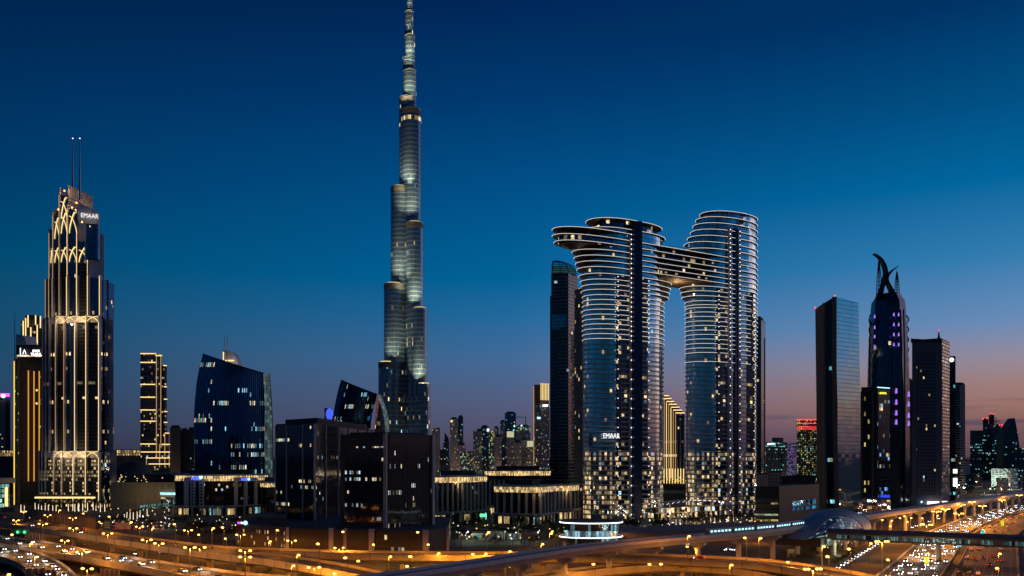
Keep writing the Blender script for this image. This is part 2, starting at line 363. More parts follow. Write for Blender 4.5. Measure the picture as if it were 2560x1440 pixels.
def ring(poly, z, th, lightm, parent=sv, name='floor_slab', off=.28):
    m = MB(); m.prism(poly, z-th, z, mi=0); sl = m.build(name, M_['slab_dark'] if lightm else M_['slab_brightened'], parent)  # slabs without light lines get a whiter tone for light caught from the dots
    if lightm:
        c = ctr(poly); q = []
        for p in poly:
            l = math.hypot(p[0]-c[0], p[1]-c[1]); q.append((p[0]+(p[0]-c[0])/l*off, p[1]+(p[1]-c[1])/l*off, z-th*.35))
        m = MB(); m.tube(q, .115, 5, closed=True); m.build('light_line', lightm, sl)
    return sl
T1L = [(252.2, 1473, 1645), (244.0, 1464, 1653), (240.2, 1386, None), (234.6, 1385, 'b'), (229.6, 1390, 'b'), (224.3, 1437, 'b'), (219.6, 1442, 'b'), (215.0, 1446, 'b'), (210.4, 1450, 'b'),
       (204.9, 1455, 1669), (200.3, 1459, 1666), (196.1, 1461, 1664), (191.9, 1461, 1662)]
g_ring = M_['g_ring'] = glow('ring_light', (1, .90, .80), 1.35)
for z, uL, uR in T1L:
    sL = s_of_u(uL, 0)
    if uR == 'b':
        sR = 117+aT+.9; poly = capsule(sL, sR, bT+1.3, bT+1.3, max(30, -sL-12), 34, 26)
    elif uR is None: poly = capsule(sL, 12, bT+1.3, bT+1, 50, 20, 26)
    else: poly = capsule(sL, s_of_u(uR, 0), bT+1.2, bT+1.2, max(32, -sL-14), 34, 26)
    ring(poly, z, .8 if z > 206 else .45, g_ring)
T2L = [(277.5, 1759, 1888), (271.5, 1749, 1888), (265.5, 1742, 1888.5), (259.3, 1736, 1889), (253.2, 1728, 1889), (247, 1720, 1889), (241, 1717, 1889), (206.4, 1708, 1889), (202.2, 1711, 1889), (198, 1714, 1889)]
for z, uL, uR in T2L: ring(capsule(s_of_u(uL, 0), 117+aT+.9, bT+1.2, bT+1.2, 36, 34, 26), z, .6, g_ring)
z = 187.6
k = 0
while z > 4:
    lit = z > 147 or k in (12,)
    mech = (z in ())
    for s0 in (0, 117):
        if s0 == 117 or True:
            ring(capsule(s0-aT-.9, s0+aT+.9, bT+.9, bT+.9, 34, 34, 18), z, .38 if lit else .6, g_ring if (lit and not (s0 == 0 and z < 150)) else None)
    z -= 4.05; k += 1
z = 193.9
ring(capsule(117-aT-.9, 117+aT+.9, bT+.9, bT+.9, 34, 34, 18), 193.8, .5, g_ring); ring(capsule(117-aT-.9, 117+aT+.9, bT+.9, bT+.9, 34, 34, 18), 190.2, .5, g_ring)
# bridge body, soffit and the glazed prow of the cantilever
m = MB(); m.prism(capsule(20, 100, 13, 13, 2, 2, 3), 212.6, 233.6, smooth=True, capmi=1); m.build('bridge_body', [F_SVB, M_['roof_dark']], sv)
m = MB(); m.prism(capsule(30, 90, 17.6, 17.6, 1, 1, 3), 209.2, 211.6); m.build('bridge_soffit', M_['tan'], sv)
sp_ = s_of_u(1400, 0)
m = MB(); m.prism(capsule(sp_, 0, 15, 15, 40, 10), 228, 234.4, smooth=True); m.build('cantilever_glass', F_SVB, sv)
m = MB(); m.prism(capsule(sp_+12, -10, 8, 12, 30, 10), 224.5, 228.6, poly1=capsule(sp_+2, -10, 14, 14, 36, 10)); m.build('cantilever_soffit', M_['copper'], sv)
for s in (sp_+3, sp_+12, sp_+22):
    for t in (-9, 9): m = MB(); x, y = ST(s, t*(.4 if s < sp_+5 else 1)); m.tube([(x, y, 234), (x, y, 240)], .25); m.build('post', M_['steel'], sv)
m = MB()
for s in range(38, 90, 3): x, y = ST(s, 16.8); m.box(x, y, 234.6, .12, .12, 2.4)
a_, b_ = ST(36, 16.8), ST(88, 16.8); m.tube([(*a_, 236.4), (*b_, 236.4)], .08, 4); m.build('terrace_railing', M_['steel'], sv)
for s in (46, 50, 54, 70, 74, 83):
    m = MB(); x, y = ST(s, 12); m.box(x, y, 234.6, 3.2, 2, 1.8, TH); m.build('terrace_cabana', M_['g_dimgold'], sv)
# LED points on the fins, floor by floor (one string per column)
for s, t, z0, z1 in ((-8.3, 20.0, 4, 240), (1.8, 20.0, 4, 238), (-21.3, 18.3, 4, 205), (12.3, 18.3, 4, 205), (s2a, 20.1, 4, 262), (s2b, 20.1, 4, 262), (s2a-13, 18.6, 4, 205), (140.8, 17.9, 4, 205)):
    m = MB(); z = z0; x, y = ST(s, t)
    while z < z1: m.ball((x, y, z+.2), .36, 1, 5); z += 8.1 if z < 145 else 4.05
    m.build('light_dots', M_['g_dot'], sv)
tx, ty = ST(-31.5, 16.0)
text(sv, 'EMAAR', 6.0, (*ST(-30.0, 20.4), Z(1097, 750)), TH-.14, M_['g_letter'], 'sign_lettering', .12, .82, .0)
# entrance canopy between the towers with rows of downlights
m = MB(); rows = []
for i in range(13):
    s = 14+i*6.2; rows.append([(*ST(s, 24+14*j/4), 13.5+2.2*math.sin(i/12*3.1)+.8*j/4) for j in range(5)])
m.grid(rows); r2 = [[(p[0], p[1], p[2]-.5) for p in r] for r in rows]; m.grid([list(reversed(r)) for r in r2]); m.build('entrance_canopy', M_['pale'], sv)
m = MB()
for i in range(12):
    for j in range(3): s = 17+i*6.0; m.ball((*ST(s, 26+5*j), 12.8+2.2*math.sin(i/12*3.1)), .28, 1, 5)
m.build('canopy_downlights', M_['g_dot'], sv)
for s in (22, 46, 70): m = MB(); x, y = ST(s, 34); m.tube([(x, y, 0), (x, y, 13)], .6, 8); m.build('canopy_column', M_['pale'], sv)
m = MB(); q = [ST(16, 17), ST(16, 24), ST(92, 24), ST(92, 17)][::-1]
m.prism(q, 0, 9); m.build('lobby', facade('lobby_glass', 3, 4.5, glass=(.1, .1, .1), frame=(.3, .25, .2), lit=.55, es=1.5, mx=.06, my=.1, coolp=.1), sv)
light('bridge_uplight', sv, (*ST(58, 4), 204), 9000, (1, .66, .35), 2)

# ---- super-tall stepped needle
DB = 1170.0
F_BK = facade('needle_glass', 1.9, 6.0, glass=(.055, .14, .25), frame=(.17, .19, .225), mx=.07, my=.16, lit=.010, es=1.6, coolp=.35, metal=.85, rough=.16, frough=.35, fmetal=.7, zb=150, zboost=3, seed=11, tilt=.02)
F_BM = facade('needle_plant', 1.5, 1.8, glass=(.03, .03, .035), frame=(.09, .08, .08), mx=.2, my=.4, lit=0, metal=.5, rough=.3, seed=12)
bk = thing('supertall_tower', 'extremely tall stepped tower tapering to a needle that leaves the top of the view', 'skyscraper', (X(1018, DB), DB+20, 0))
def lobe(uL, uR, vT, dy, dep=1.0, zb=0, lamp=None, name='lobe'):
    a = X(uL, DB+dy); b = X(uR, DB+dy); cx = (a+b)/2; hw = (b-a)/2; zt = Z(vT, DB)
    poly = ell(cx, DB+dy, hw, max(hw*dep, 3), 0, 28)
    m = MB(); m.prism(poly, zb, zt, smooth=True, capmi=1); ob = m.build(name, [F_BK, M_['roof_dark']], bk)
    if hw > 11: m = MB(); m.prism(ell(cx, DB+dy, hw+.25, hw*dep+.25, 0, 28), zt-min(9, hw*.6), zt-1, smooth=True, cap=False, bottom=False); m.build('plant_floor_band', F_BM, ob)
    m = MB(); m.prism(ell(cx, DB+dy, hw+.25, hw*dep+.25, 0, 28), zt-.6, zt+.5); m.build('rim', M_['steel'], ob)
    return cx, DB+dy, zt, hw
lobes = [(946, 990, 908, -4, 1), (960, 1010, 711, 2, 1), (977, 1022, 465, 8, 1), (998, 1040, 235, 14, 1), (1007, 1036, 133, 16, 1), (1012, 1034, 14, 18, 1),
         (1040, 1076, 963, -14, 1.2), (1028, 1068, 775, -8, 1.1), (1015, 1058, 560, -2, 1), (1004, 1053, 270, 9, 1), (1008, 1041, 168, 13, 1), (1012, 1038, 77, 15, 1), (1016, 1032, -420, 18, 1)]
info = [lobe(*l) for l in lobes]
m = MB(); m.prism([(X(1007, DB), DB-1), (X(1014, DB), DB-1), P(1014, DB+20), P(1007, DB+20)], 0, Z(470, DB)); m.build('dark_seam', M_['black_glass'], bk)
def crown_light(i, pw, dx=0):
    cx, cy, zt, hw = info[i]
    m = MB(); q = ell(cx, cy, hw*.8, hw*.8, 0, 16); m.prism(q, zt+.6, zt+1.6); m.build('terrace_light', M_['g_warm'], bk)
    for sx_ in (-.55, .55): light('terrace_uplight', bk, (cx+dx+sx_*hw, cy-hw-7, zt-4), pw*3.2, (1, .84, .46), 1.5, 78, (0, .17, 1))
for i, pw, dx in ((0, 9e4, 6), (1, 1.3e5, 6), (2, 1.2e5, 8), (3, 7e4, 4), (4, 6e4, 2), (5, 3e4, 1), (6, 1.6e5, -4), (7, 2e5, -4), (8, 1.8e5, -3), (9, 1.1e5, -3), (10, 9e4, 0), (11, 4e4, 0)): crown_light(i, pw, dx)
light('foot_uplight', bk, (X(1062, DB), DB-44, 12), 2.2e5, (1, .84, .55), 2, 80, (0, .25, 1))
light('foot_uplight', bk, (X(975, DB), DB-44, 12), 1.0e5, (1, .84, .55), 2, 80, (0, .25, 1))
for z, w_ in ((Z(294, DB), 27), (Z(283, DB), 27)):
    pass
m = MB(); cx, cy, zt, hw = info[9]; m.prism(ell(cx, cy, hw+.3, hw+.3, 0, 28), Z(300, DB), Z(289, DB), smooth=True, cap=False, bottom=False); m.build('lit_floor', facade('lit_floor', 2.2, 6, lit=.9, glass=(.1, .1, .1), es=1.4, coolp=0, my=.1), bk)

# ---- stepped limestone and glass tower at the left
DA = 924.0
F_AG = facade('stepped_glass', 2.2, 3.9, glass=(.07, .12, .22), frame=(.03, .035, .05), mx=.04, my=.08, lit=.025, es=1.6, coolp=.1, zb=50, zboost=10, seed=21, tilt=.02)
F_AB = facade('stepped_balcony', 9, 3.9, glass=(.02, .025, .035), frame=(.075, .072, .08), mx=0, my=.22, lit=.05, es=1.3, coolp=.05, zb=50, zboost=8, seed=22, tilt=0, metal=.3, rough=.4)
F_AB2 = facade('stepped_rooms', 2.6, 3.9, glass=(.02, .025, .035), frame=(.09, .085, .09), mx=.16, my=.3, lit=.06, es=1.1, coolp=.05, zb=50, zboost=7, seed=23, tilt=0, metal=.3, rough=.4)
ab = thing('stepped_tower', 'tall stepped tower with gold light lines, lattice crowns and twin masts', 'skyscraper', (X(190, DA), DA+35, 0))
def ab_off(u, sc_=1.0):  # curved front: depth behind DA for a column u
    return ((u-225)/75.0)**2*9 if u < 225 else ((u-225)/60.0)**2*16
def curve_arcs(u0, u1, v0, v1, dd, kind=0):
    """crossed, leaning arches of light in one bay (between columns u0 and u1, from row v1 up to row v0)"""
    m = MB(); n = 12
    def pt(s, h): u = u0+(u1-u0)*s; D = DA+ab_off(u)-dd; return (X(u, D), D, Z(v1+(v0-v1)*h, D))
    cv = [lambda t: (.04+.96*t**1.3, math.sin(t*math.pi*.5)**.9), lambda t: (.96-.92*t**1.3, math.sin(t*math.pi*.5)**.9), lambda t: (.04+.5*t, t**.6*.9), lambda t: (.96-.5*t, t**.6*.9)]
    for c in cv[:4 if kind else 2]: m.tube([pt(*c(i/n)) for i in range(n+1)], .33, 4)
    m.build('lattice_light', M_['g_warm'], ab)
TIERS = [ # name, v top, v bottom, fins u list, styles of the bays (g glass, b balconies), crown height px (0 none), scale of lights
    (1128, 1300, [98, 105, 113, 134, 154, 183, 214, 247], 'rrrrrrr', 14, 'g_warm'),
    (790, 1130, [107, 114, 123, 139, 160, 187, 215, 247], 'bbgbgbb', 13, 'g_warm'),
    (688, 790, [114, 122, 131, 148, 167, 192, 219, 249], 'gbgbgbg', 0, 'g_warm'),
]
for ti, (vt, vb, us, st, ch_, gm) in enumerate(TIERS):
    for i in range(len(us)-1):
        u0, u1 = us[i], us[i+1]; D0, D1 = DA+ab_off(u0)+3-ti*0+ti*2, DA+ab_off(u1)+3+ti*2
        q = [P(u0, D0), P(u1, D1), (X(u1, D1)+2, D1+30), (X(u0, D0)+2, D0+30)]
        m = MB(); m.prism(q, max(0, Z(vb, DA)), Z(vt, DA)-1.5, capmi=1); m.build('bay', [{'g': F_AG, 'b': F_AB, 'r': F_AB2}[st[i]], M_['roof_dark']], ab)
    # right hand curved glass return and pale end fin
    uR = [(247, 262, 275), (247, 262, 271), (249, 258, 262)][ti]
    for a, b, o in ((uR[0], uR[1], 0), (uR[1], uR[2], 8)):
        D0, D1 = DA+ab_off(a)+4+ti*2, DA+ab_off(b)+6+ti*2
        m = MB(); m.prism([P(a, D0), P(b, D1), P(b, D1+35), P(a, D0+35)], max(0, Z(vb, DA)), Z(vt, DA)-1.5, capmi=1); m.build('bay', [F_AG, M_['roof_dark']], ab)
    ue = [(275, 291), (271, 283), (262, 272)][ti]
    m = MB(); D = DA+26; m.prism([P(ue[0], D), P(ue[1], D), P(ue[1], D+36), P(ue[0], D+36)], max(0, Z(vb, DA)), Z(vt-(1 if ti else 3), DA)); m.build('end_pier', M_['lilac'], ab)
    for i, u in enumerate(us):
        D = DA+ab_off(u); zt = Z(vt-2, DA); zb = max(0, Z(vb, DA))
        m = MB(); m.box(X(u, D), D+2, zb, .9, 5, zt-zb); fn = m.build('fin', M_['lilac'], ab)
        bright = i >= 5 if ti < 2 else i >= 4
        if i >= 3 or ti == 2:
            zs = (zt-5.5) if ch_ else zt
            m = MB(); m.box(X(u, D), D-.75, zb+(0 if ti == 0 else 1), .46 if bright else .3, .3, zs-zb-2); m.build('light_strip', M_['g_warm' if bright else 'g_dimgold'], fn)
    if ch_:
        for i in range(len(us)-1):
            m = MB(); u0, u1 = us[i], us[i+1]; D0, D1 = DA+ab_off(u0)+2, DA+ab_off(u1)+2
            m.face([(*P(u0, D0), Z(vt+ch_+2, DA)), (*P(u1, D1), Z(vt+ch_+2, DA)), (*P(u1, D1), Z(vt-1, DA)), (*P(u0, D0), Z(vt-1, DA))]); m.build('crown_panel', M_['pale'], ab)
            if i >= 3: curve_arcs(u0+2, u1-2, vt+1, vt+ch_, -1)
        light('crown_wash', ab, (X(200, DA), DA-7, Z(vt+ch_, DA)), 9e3, (1, .72, .38), 1)
        light('crown_wash', ab, (X(140, DA), DA+2, Z(vt+ch_, DA)), 6e3, (1, .72, .38), 1)
# upper tiers: columns of different height
UP = [ # u0,u1,v top of the bay, v bottom, glass style
    (125, 134, 575, 690, 'g'), (134, 150, 530, 690, 'b'), (150, 170, 480, 690, 'b'), (170, 194, 518, 690, 'g'), (194, 221, 572, 690, 'b'), (221, 252, 645, 690, 'g')]
for k, (u0, u1, vt, vb, s) in enumerate(UP):
    D0 = DA+9+abs(k-3)*2.0
    m = MB(); m.prism([P(u0, D0), P(u1, D0+.5), P(u1, D0+26), P(u0, D0+26)], Z(vb, DA), Z(vt, DA), capmi=1); m.build('bay', [F_AG if s == 'g' else F_AG, M_['roof_dark']], ab)
    if s == 'b': m = MB(); m.prism([P(u0+2, D0-.4), P(u1-1, D0-.2), P(u1-1, D0+1), P(u0+2, D0+1)], Z(vb, DA), Z(652, DA)); m.build('balcony_bay', F_AB, ab)
    m = MB(); m.box(X(u0, D0), D0+1, Z(vb, DA), .8, 6, Z(vt-(12 if k < 5 else 25), DA)-Z(vb, DA)); fn = m.build('fin', M_['lilac'], ab)
    m = MB(); m.box(X(u0, D0), D0-2.3, Z(vb, DA), .36, .3, Z(vt, DA)-Z(vb, DA)); m.build('light_strip', M_['g_warm'] if k > 2 else M_['g_dimgold'], fn)
    if k < 5:
        def pt(s_, v): u = u0+2+(u1-u0-3)*s_; return (X(u, D0-.8), D0-.8, Z(v, DA))
        sets = [(612, 650)]+([(vt+6, vt+60)] if k in (1, 2, 3) else [])
        if k == 2: sets.append((525, 578))
        for va, vb_ in sets:
            m = MB(); n = 10; hgt = vb_-va
            for c in ((lambda t: (.05+.9*t**1.2, vb_-hgt*math.sin(t*1.57)**.9)), (lambda t: (.95-.9*t**1.2, vb_-hgt*.8*math.sin(t*1.57))), (lambda t: (.05+.6*t, vb_-hgt*t**.55))):
                m.tube([pt(*c(i/n)) for i in range(n+1)], .36, 4)
            m.build('lattice_light', M_['g_warm'], ab)
# pale stone blades of the crown
def blade(uL, uR, vL, vR, vb, dd, name='crown_blade'):
    D = DA+dd; m = MB(); m.prism([P(uL, D), P(uR, D+8), (X(uR, D+9), D+9.5), (X(uL, D+1.5), D+1.5)], Z(vb, DA), [Z(vL, DA), Z(vR, DA), Z(vR, DA), Z(vL, DA)]); return m.build(name, M_['lilac'], ab)
blade(170, 232, 453, 476, 640, 12); blade(149, 170, 457, 464, 560, 14); blade(134, 150, 513, 516, 600, 14); blade(195, 248, 504, 524, 600, 3); blade(221, 260, 566, 578, 690, 7); blade(124, 134, 578, 579, 690, 14)
m = MB(); D = DA+2; m.prism(ell(X(221, D), D+9, 8, 6, 0, 20), Z(645, DA), Z(556, DA), smooth=True); m.build('curved_glass', F_AG, ab)
text(ab, 'EMAAR', 6.6, (X(220.5, DA)+.2, DA+2.6, Z(543, DA)), .38, M_['g_letter'], 'sign_lettering', .12, .80, .0)
for u, v, dd in ((161, 477, 12), (180, 519, 8), (146, 524, 12), (191, 507, 10), (205, 555, -1)):
    m = MB(); D = DA+dd-2; m.ball((X(u, D), D, Z(v, D)), 1.0, 1, 8); m.build('flood_lamp', M_['g_amber'], ab)
    light('flood', ab, (X(u, D-1), D-1, Z(v, D)), 2e3, (1, .62, .25), .6)
for u, dd in ((182, 18), (199.5, 8)):
    D = DA+dd; m = MB(); m.tube([(X(u, D), D, Z(500, D)), (X(u, D), D, Z(347, D))], 1.35, 8, r1=.35); ma = m.build('mast', M_['steel'], ab)
    m = MB(); m.ball((X(u, D), D, Z(346, D)), .55, 1, 6); m.build('beacon', M_['g_dot'], ma)
# canopy at the foot
m = MB(); q = []
for i in range(17): t = i/16; u = 88+150*t; D = DA-14-9*math.sin(math.pi*t); q.append((X(u, D), D, Z(1244, D)))
m.tube(q, 1.0, 6); m.build('canopy_light', M_['g_warm'], ab)
m = MB(); pl = [(p[0], p[1]+.6) for p in q]+[P(240, DA+6), P(92, DA+16)]; m.prism(pl, Z(1243, DA-20), Z(1239, DA-20)); m.build('canopy', M_['roof_dark'], ab)
# ================================================================== OTHER BUILDINGS
def tower(name, label, cat, plan, vT, D, m_, z0=0, plant=True, ptop=4, roof=None, group=None, zt=None):
    r = root_at(name, label, cat, plan, z0, group); z1 = Z(vT, D) if zt is None else zt
    b = MB(); b.prism(plan, z0, z1, capmi=1); b.build('facade', [m_, M_['roof_dark']], r)
    if plant:
        b = MB(); q = inset(plan, math.hypot(plan[0][0]-plan[2][0], plan[0][1]-plan[2][1])*.18); b.prism(q, z1, z1+ptop); b.build('roof_plant', roof or M_['roof_dark'], r)
        b = MB(); p2 = inset(plan, .5); n = len(plan)
        for i in range(n):
            j = (i+1) % n; b.prism([plan[i], plan[j], p2[j], p2[i]], z1, z1+1.1, bottom=False)
        b.build('parapet', roof or M_['roof_dark'], r)
    return r, z1
def sign_box(r, u, v, D, w, h, m_, name='lit_sign'):
    b = MB(); b.box(X(u, D), D, Z(v, D)-h/2, w, .5, h); return b.build(name, m_, r)

# --- glass office towers with slanted curved tops (two)
F_BP = facade('ribbed_blue_glass', 2.6, 4.1, glass=(.045, .15, .34), frame=(.006, .012, .04), mx=.24, my=.0, lit=.022, es=1.2, warm=(1, .85, .5), cool=(.35, .8, 1), coolp=.55, rowp=.13, rowb=26, seed=31, tilt=.01, frough=.3, fmetal=.6)
F_BP2 = facade('pinkish_glass', 2.6, 4.1, glass=(.75, .38, .28), frame=(.10, .06, .05), mx=.05, my=.08, lit=.08, es=1.5, seed=32)
def sail(name, label, D, Le, Re, top, nlev, side, curv=13, thick=34, fin=None):
    """Le/Re: (v,u) edge curves from the ground up; top: (vL,vR)"""
    cx = X((Le[0][1]+Re[0][1])/2, D); r = thing(name, label, 'office tower', (cx, D+thick/2, 0))
    def at(c, v):
        c = sorted(c); 
        if v <= c[0][0]: return c[0][1]
        for (v0, u0), (v1, u1) in zip(c, c[1:]):
            if v0 <= v <= v1: t = (v-v0)/(v1-v0); return u0+(u1-u0)*t
        return c[-1][1]
    Le = [tuple(p) for p in lerp_path(Le, 24)]; Re = [tuple(p) for p in lerp_path(Re, 24)]
    vb = HZ+HC*F/D; ns = 18; rows = []; uvs = []; back = []
    for j in range(nlev+1):
        rr = []; uu = []; bb = []
        for i in range(ns+1):
            s = i/ns; vt = top[0]+(top[1]-top[0])*s; v = vb+(vt-vb)*j/nlev
            uL, uR = at(Le, v), at(Re, v); u = uL+(uR-uL)*s; dd = D-curv*math.sin(math.pi*(.15+.8*s))+18*s
            rr.append((X(u, dd), dd, Z(v, dd))); uu.append(((s*90), Z(v, D)))
            d3_ = dd+thick*(1-.25*j/nlev); bb.append((X(u-.5, d3_), d3_, Z(v, dd)))
        rows.append(rr); uvs.append(uu); back.append(bb)
    m = MB(); m.grid(rows, uvs); m.build('front_facade', F_BP, r)
    m = MB(); m.grid([list(reversed(q)) for q in back]); m.grid([[a[0] for a in back], [a[0] for a in rows]][::-1]); m.grid([rows[-1], back[-1]], smooth=False); m.build('rear_wall', M_['navy'], r)
    m = MB(); e0 = [a[-1] for a in rows]; e1 = [a[-1] for a in back]
    m.grid([[e0[j], e1[j]] for j in range(nlev+1)], [[(0, e0[j][2]), (thick, e1[j][2])] for j in range(nlev+1)]); m.build('end_facade', side, r)
    # roof edge
    m = MB(); m.tube(rows[-1], .6, 5); m.build('roof_edge', M_['dark'], r)
    if fin:
        fi, fo = fin; m = MB(); D2 = D+14; prev = None; A = []; B = []
        fi = lerp_path(fi, 20); fo = lerp_path(fo, 20)
        for (v0, u0), (v1, u1) in zip(fi, fo): A.append((X(u0, D2), D2, Z(v0, D2))); B.append((X(u1, D2), D2+6, Z(v1, D2)))
        A2 = [(p[0]+.6, p[1]+1.6, p[2]) for p in A]; B2 = [(p[0]+.6, p[1]+1.6, p[2]) for p in B]
        m.grid([[a, b] for a, b in zip(A, B)], [[(0, a[2]), (6, b[2])] for a, b in zip(A, B)]); m.grid([[b, a] for a, b in zip(A2, B2)]); m.grid([[b, c] for b, c in zip(B, B2)]); m.grid([[c, b] for b, c in zip(A, A2)])
        m.build('curved_fin', FIN_M, r)
    return r
FIN_M = facade('green_lit_fin', 2.2, 4.1, glass=(.30, .42, .36), frame=(.18, .28, .24), mx=.04, my=.05, lit=1.1, warm=(.30, .52, .42), cool=(.27, .5, .42), es=.30, metal=.3, rough=.4, seed=33, tilt=0)  # faint emission over the whole fin stands in for green light falling on it
sail('curved_office_tower', 'broad dark blue ribbed glass office tower with slanted curved roof and pale green right fin', 850,
     [(1210, 486.5), (1050, 485), (980, 489), (935, 495), (885, 507)], [(1210, 660), (1080, 661), (1000, 662), (935, 661)], (885, 934), 34, FIN_M,
     fin=([(1196, 663), (1080, 662), (1000, 661), (934, 658)], [(1200, 677), (1080, 676), (1000, 673), (934, 668)]))
b2 = sail('curved_office_tower', 'smaller slanted curved blue glass tower beside the supertall with salmon glass end', 905,
     [(1250, 822), (1085, 826), (1030, 834), (975, 845), (950, 853)], [(1250, 926), (1085, 926), (1030, 932), (988, 943)], (950, 986), 28, F_BP2, curv=8,
     fin=([(1250, 968), (1085, 963), (1030, 957), (986, 943)], [(1250, 975), (1085, 971), (1030, 965), (986, 950)]))
m = MB(); D = 912; m.prism([P(925, D), P(964, D+14), P(964, D+30), P(925, D+30)], 0, [Z(990, D), Z(993, D), Z(993, D), Z(990, D)], poly1=[P(941, D), P(950, D+14), P(950, D+30), P(941, D+30)]); m.build('end_glass', F_BP2, b2)

# --- podium of the bank with gold frieze
F_PG = facade('podium_glass', 3, 4.2, glass=(.05, .06, .08), frame=(.03, .03, .03), mx=.03, my=.05, emy=.35, emx=.2, lit=.02, es=1.2, rowp=.1, rowb=8, coolp=.4, seed=41)
F_BLK = facade('office_block_glass', 1.7, 3.8, glass=(.055, .075, .12), frame=(.02, .02, .025), mx=.06, my=.02, emy=.34, emx=.14, lit=.02, es=1.1, warm=(1, .84, .45), cool=(.5, .85, 1), coolp=.35, rowp=.1, rowb=22, seed=42, tilt=.008)
F_FRZ = facade('frieze', 1.4, 3, glass=(.5, .4, .25), frame=(.25, .2, .1), mx=.07, my=0, lit=1.1, es=1.5, warm=(1, .68, .30), coolp=0, metal=0, rough=.6, seed=43, tilt=0)
def office(label, uL, uC, uR, vT, D, dL, dR, pil, frieze=4.2, name='office_block', glass=None, arcade=True, dep=0, z0=0, frz_d=0.6):
    """corner office: pilasters on both visible fronts, a lit frieze under a flat eave, an arcade at the foot"""
    plan = corner_plan(uL, uC, uR, D, dL, dR); r = root_at(name, label, 'office building', plan); z1 = Z(vT, D)
    b = MB(); b.prism(plan, z0, z1-.6, capmi=1); b.build('glass_walls', [glass or F_PG, M_['roof_dark']], r)
    a, c, e = plan[0], plan[1], plan[2]
    if frieze:
        for (p, q) in ((a, c), (c, e)):
            dx, dy = q[0]-p[0], q[1]-p[1]; l = math.hypot(dx, dy); nx, ny = dy/l, -dx/l
            m = MB(); m.prism([(p[0]+nx*frz_d, p[1]+ny*frz_d), (q[0]+nx*frz_d, q[1]+ny*frz_d), q, p], z1-frieze-1, z1-1); m.build('lit_frieze', F_FRZ, r)
        m = MB(); m.prism(inset(plan, -3.2), z1-.6, z1+.4); m.build('eave', M_['concrete'], r)
        m = MB(); m.prism(inset(plan, 12), z1+.4, z1+4.5); m.build('roof_plant', M_['roof_dark'], r)
        light('frieze_wash', r, (c[0], c[1]-5, z1-frieze-1.5), 900, (1, .66, .3), 1)
    for (p, q), n in zip(((a, c), (c, e)), pil):
        dx, dy = q[0]-p[0], q[1]-p[1]; l = math.hypot(dx, dy); nx, ny = dy/l, -dx/l; rot = math.atan2(dy, dx)
        for i in range(n):
            t = (i+.5)/n; m = MB(); m.box(p[0]+dx*t+nx*.9, p[1]+dy*t+ny*.9, 9, 1.5, 1.8, z1-frieze-1.5-9, rot); m.build('pilaster', M_['concrete'], r)
        if arcade:
            m = MB(); m.box(p[0]+dx/2+nx*2, p[1]+dy/2+ny*2, 8, l, 4.5, 1.2, rot); m.build('arcade_beam', M_['concrete'], r)
            k = max(3, int(l/9))
            for i in range(k+1): t = i/k; m = MB(); m.box(p[0]+dx*t+nx*3.6, p[1]+dy*t+ny*3.6, 0, 1.3, 1.3, 8, rot); m.build('arcade_post', M_['concrete'], r)
            m = MB(); m.prism([(p[0]+nx*.15, p[1]+ny*.15), (q[0]+nx*.15, q[1]+ny*.15), q, p], .5, 7.2, cap=False, bottom=False); m.build('shopfront', F_SHOP, r)
    return r, z1, plan
F_SHOP = facade('shopfront', 3.4, 6.8, glass=(.1, .1, .1), frame=(.12, .11, .1), mx=.08, my=.12, lit=.5, es=1.0, warm=(1, .7, .3), cool=(.35, .75, .8), coolp=.35, seed=44)
bank, z1, pl = office('low glass bank office before the curved blue tower, gold-lit eave, blue lit signs', 438, 560, 668, 1187, 790, 800, 830, (0, 0), 4.6)
for u in (462, 478, 500, 586, 610, 636):
    D = 786 if u < 560 else 792+(u-560)*.3; m = MB(); w_ = 4.0 if u < 510 else 3.2
    m.box(X(u+4, D), D, 8.5, w_, 1.6, Z(1197, D)-8.5); fr = m.build('pier', M_['pale'], bank)
    if u < 510 and u > 470:
        m = MB()
        for k in range(8): m.box(X(u+4, D), D-.86, 10+k*2.9, 1.7, .2, 1.7)
        m.build('small_windows', M_['dark'], fr)
for u0, u1 in ((462, 506), (584, 642)):
    D = 785 if u0 < 500 else 792; m = MB(); m.box(X((u0+u1)/2, D), D, Z(1203, D), X(u1, D)-X(u0, D), 1.8, 3.4); m.build('portal_beam', M_['pale'], bank)
text(bank, 'ADIB', 4.6, (X(488.5, 778), 778, Z(1200, 778)), 0, M_['g_blue'], 'sign_lettering', .15, .74, .02)
text(bank, 'ADIB', 3.2, (X(610.5, 786), 786, Z(1201.5, 786)), 0, M_['g_blue'], 'sign_lettering', .15, .78, .02)
for u, v, D, r_ in ((502, 1194, 778, 1.5), (622, 1198, 786, 1.2)): m = MB(); m.ball((X(u, D), D, Z(v, D)), r_, 1, 10); m.build('sign_emblem', M_['g_cyan'], bank)
office('narrow dark office wing with gold-lit eave, between the bank and the dark glass block', 652, 670, 694, 1206, 800, 812, 820, (0, 0), 3.4, arcade=False)
office('office block with white pilasters and gold frieze just right of the dark glass block', 1072, 1150, 1216, 1190, 705, 695, 735, (6, 7))
office('recessed office block with gold frieze behind the gap between the two pilastered blocks', 1205, 1216, 1262, 1196, 800, 800, 815, (0, 4), 0)
office('wide office block with white pilasters and gold frieze in front of the dark high-rise', 1236, 1345, 1386, 1215, 672, 690, 705, (6, 5))
office('slim right wing of the pilastered offices next to the twin towers', 1385, 1420, 1446, 1212, 735, 735, 760, (4, 3))
office('rear office block whose gold-lit eaves rise above the pilastered blocks', 1212, 1300, 1376, 1176, 930, 940, 950, (0, 0), 4.5, arcade=False)
sg = thing('shop_sign', 'small bright green sign on the arcade between the pilastered offices', 'sign', (X(1208, 690), 690, 0))
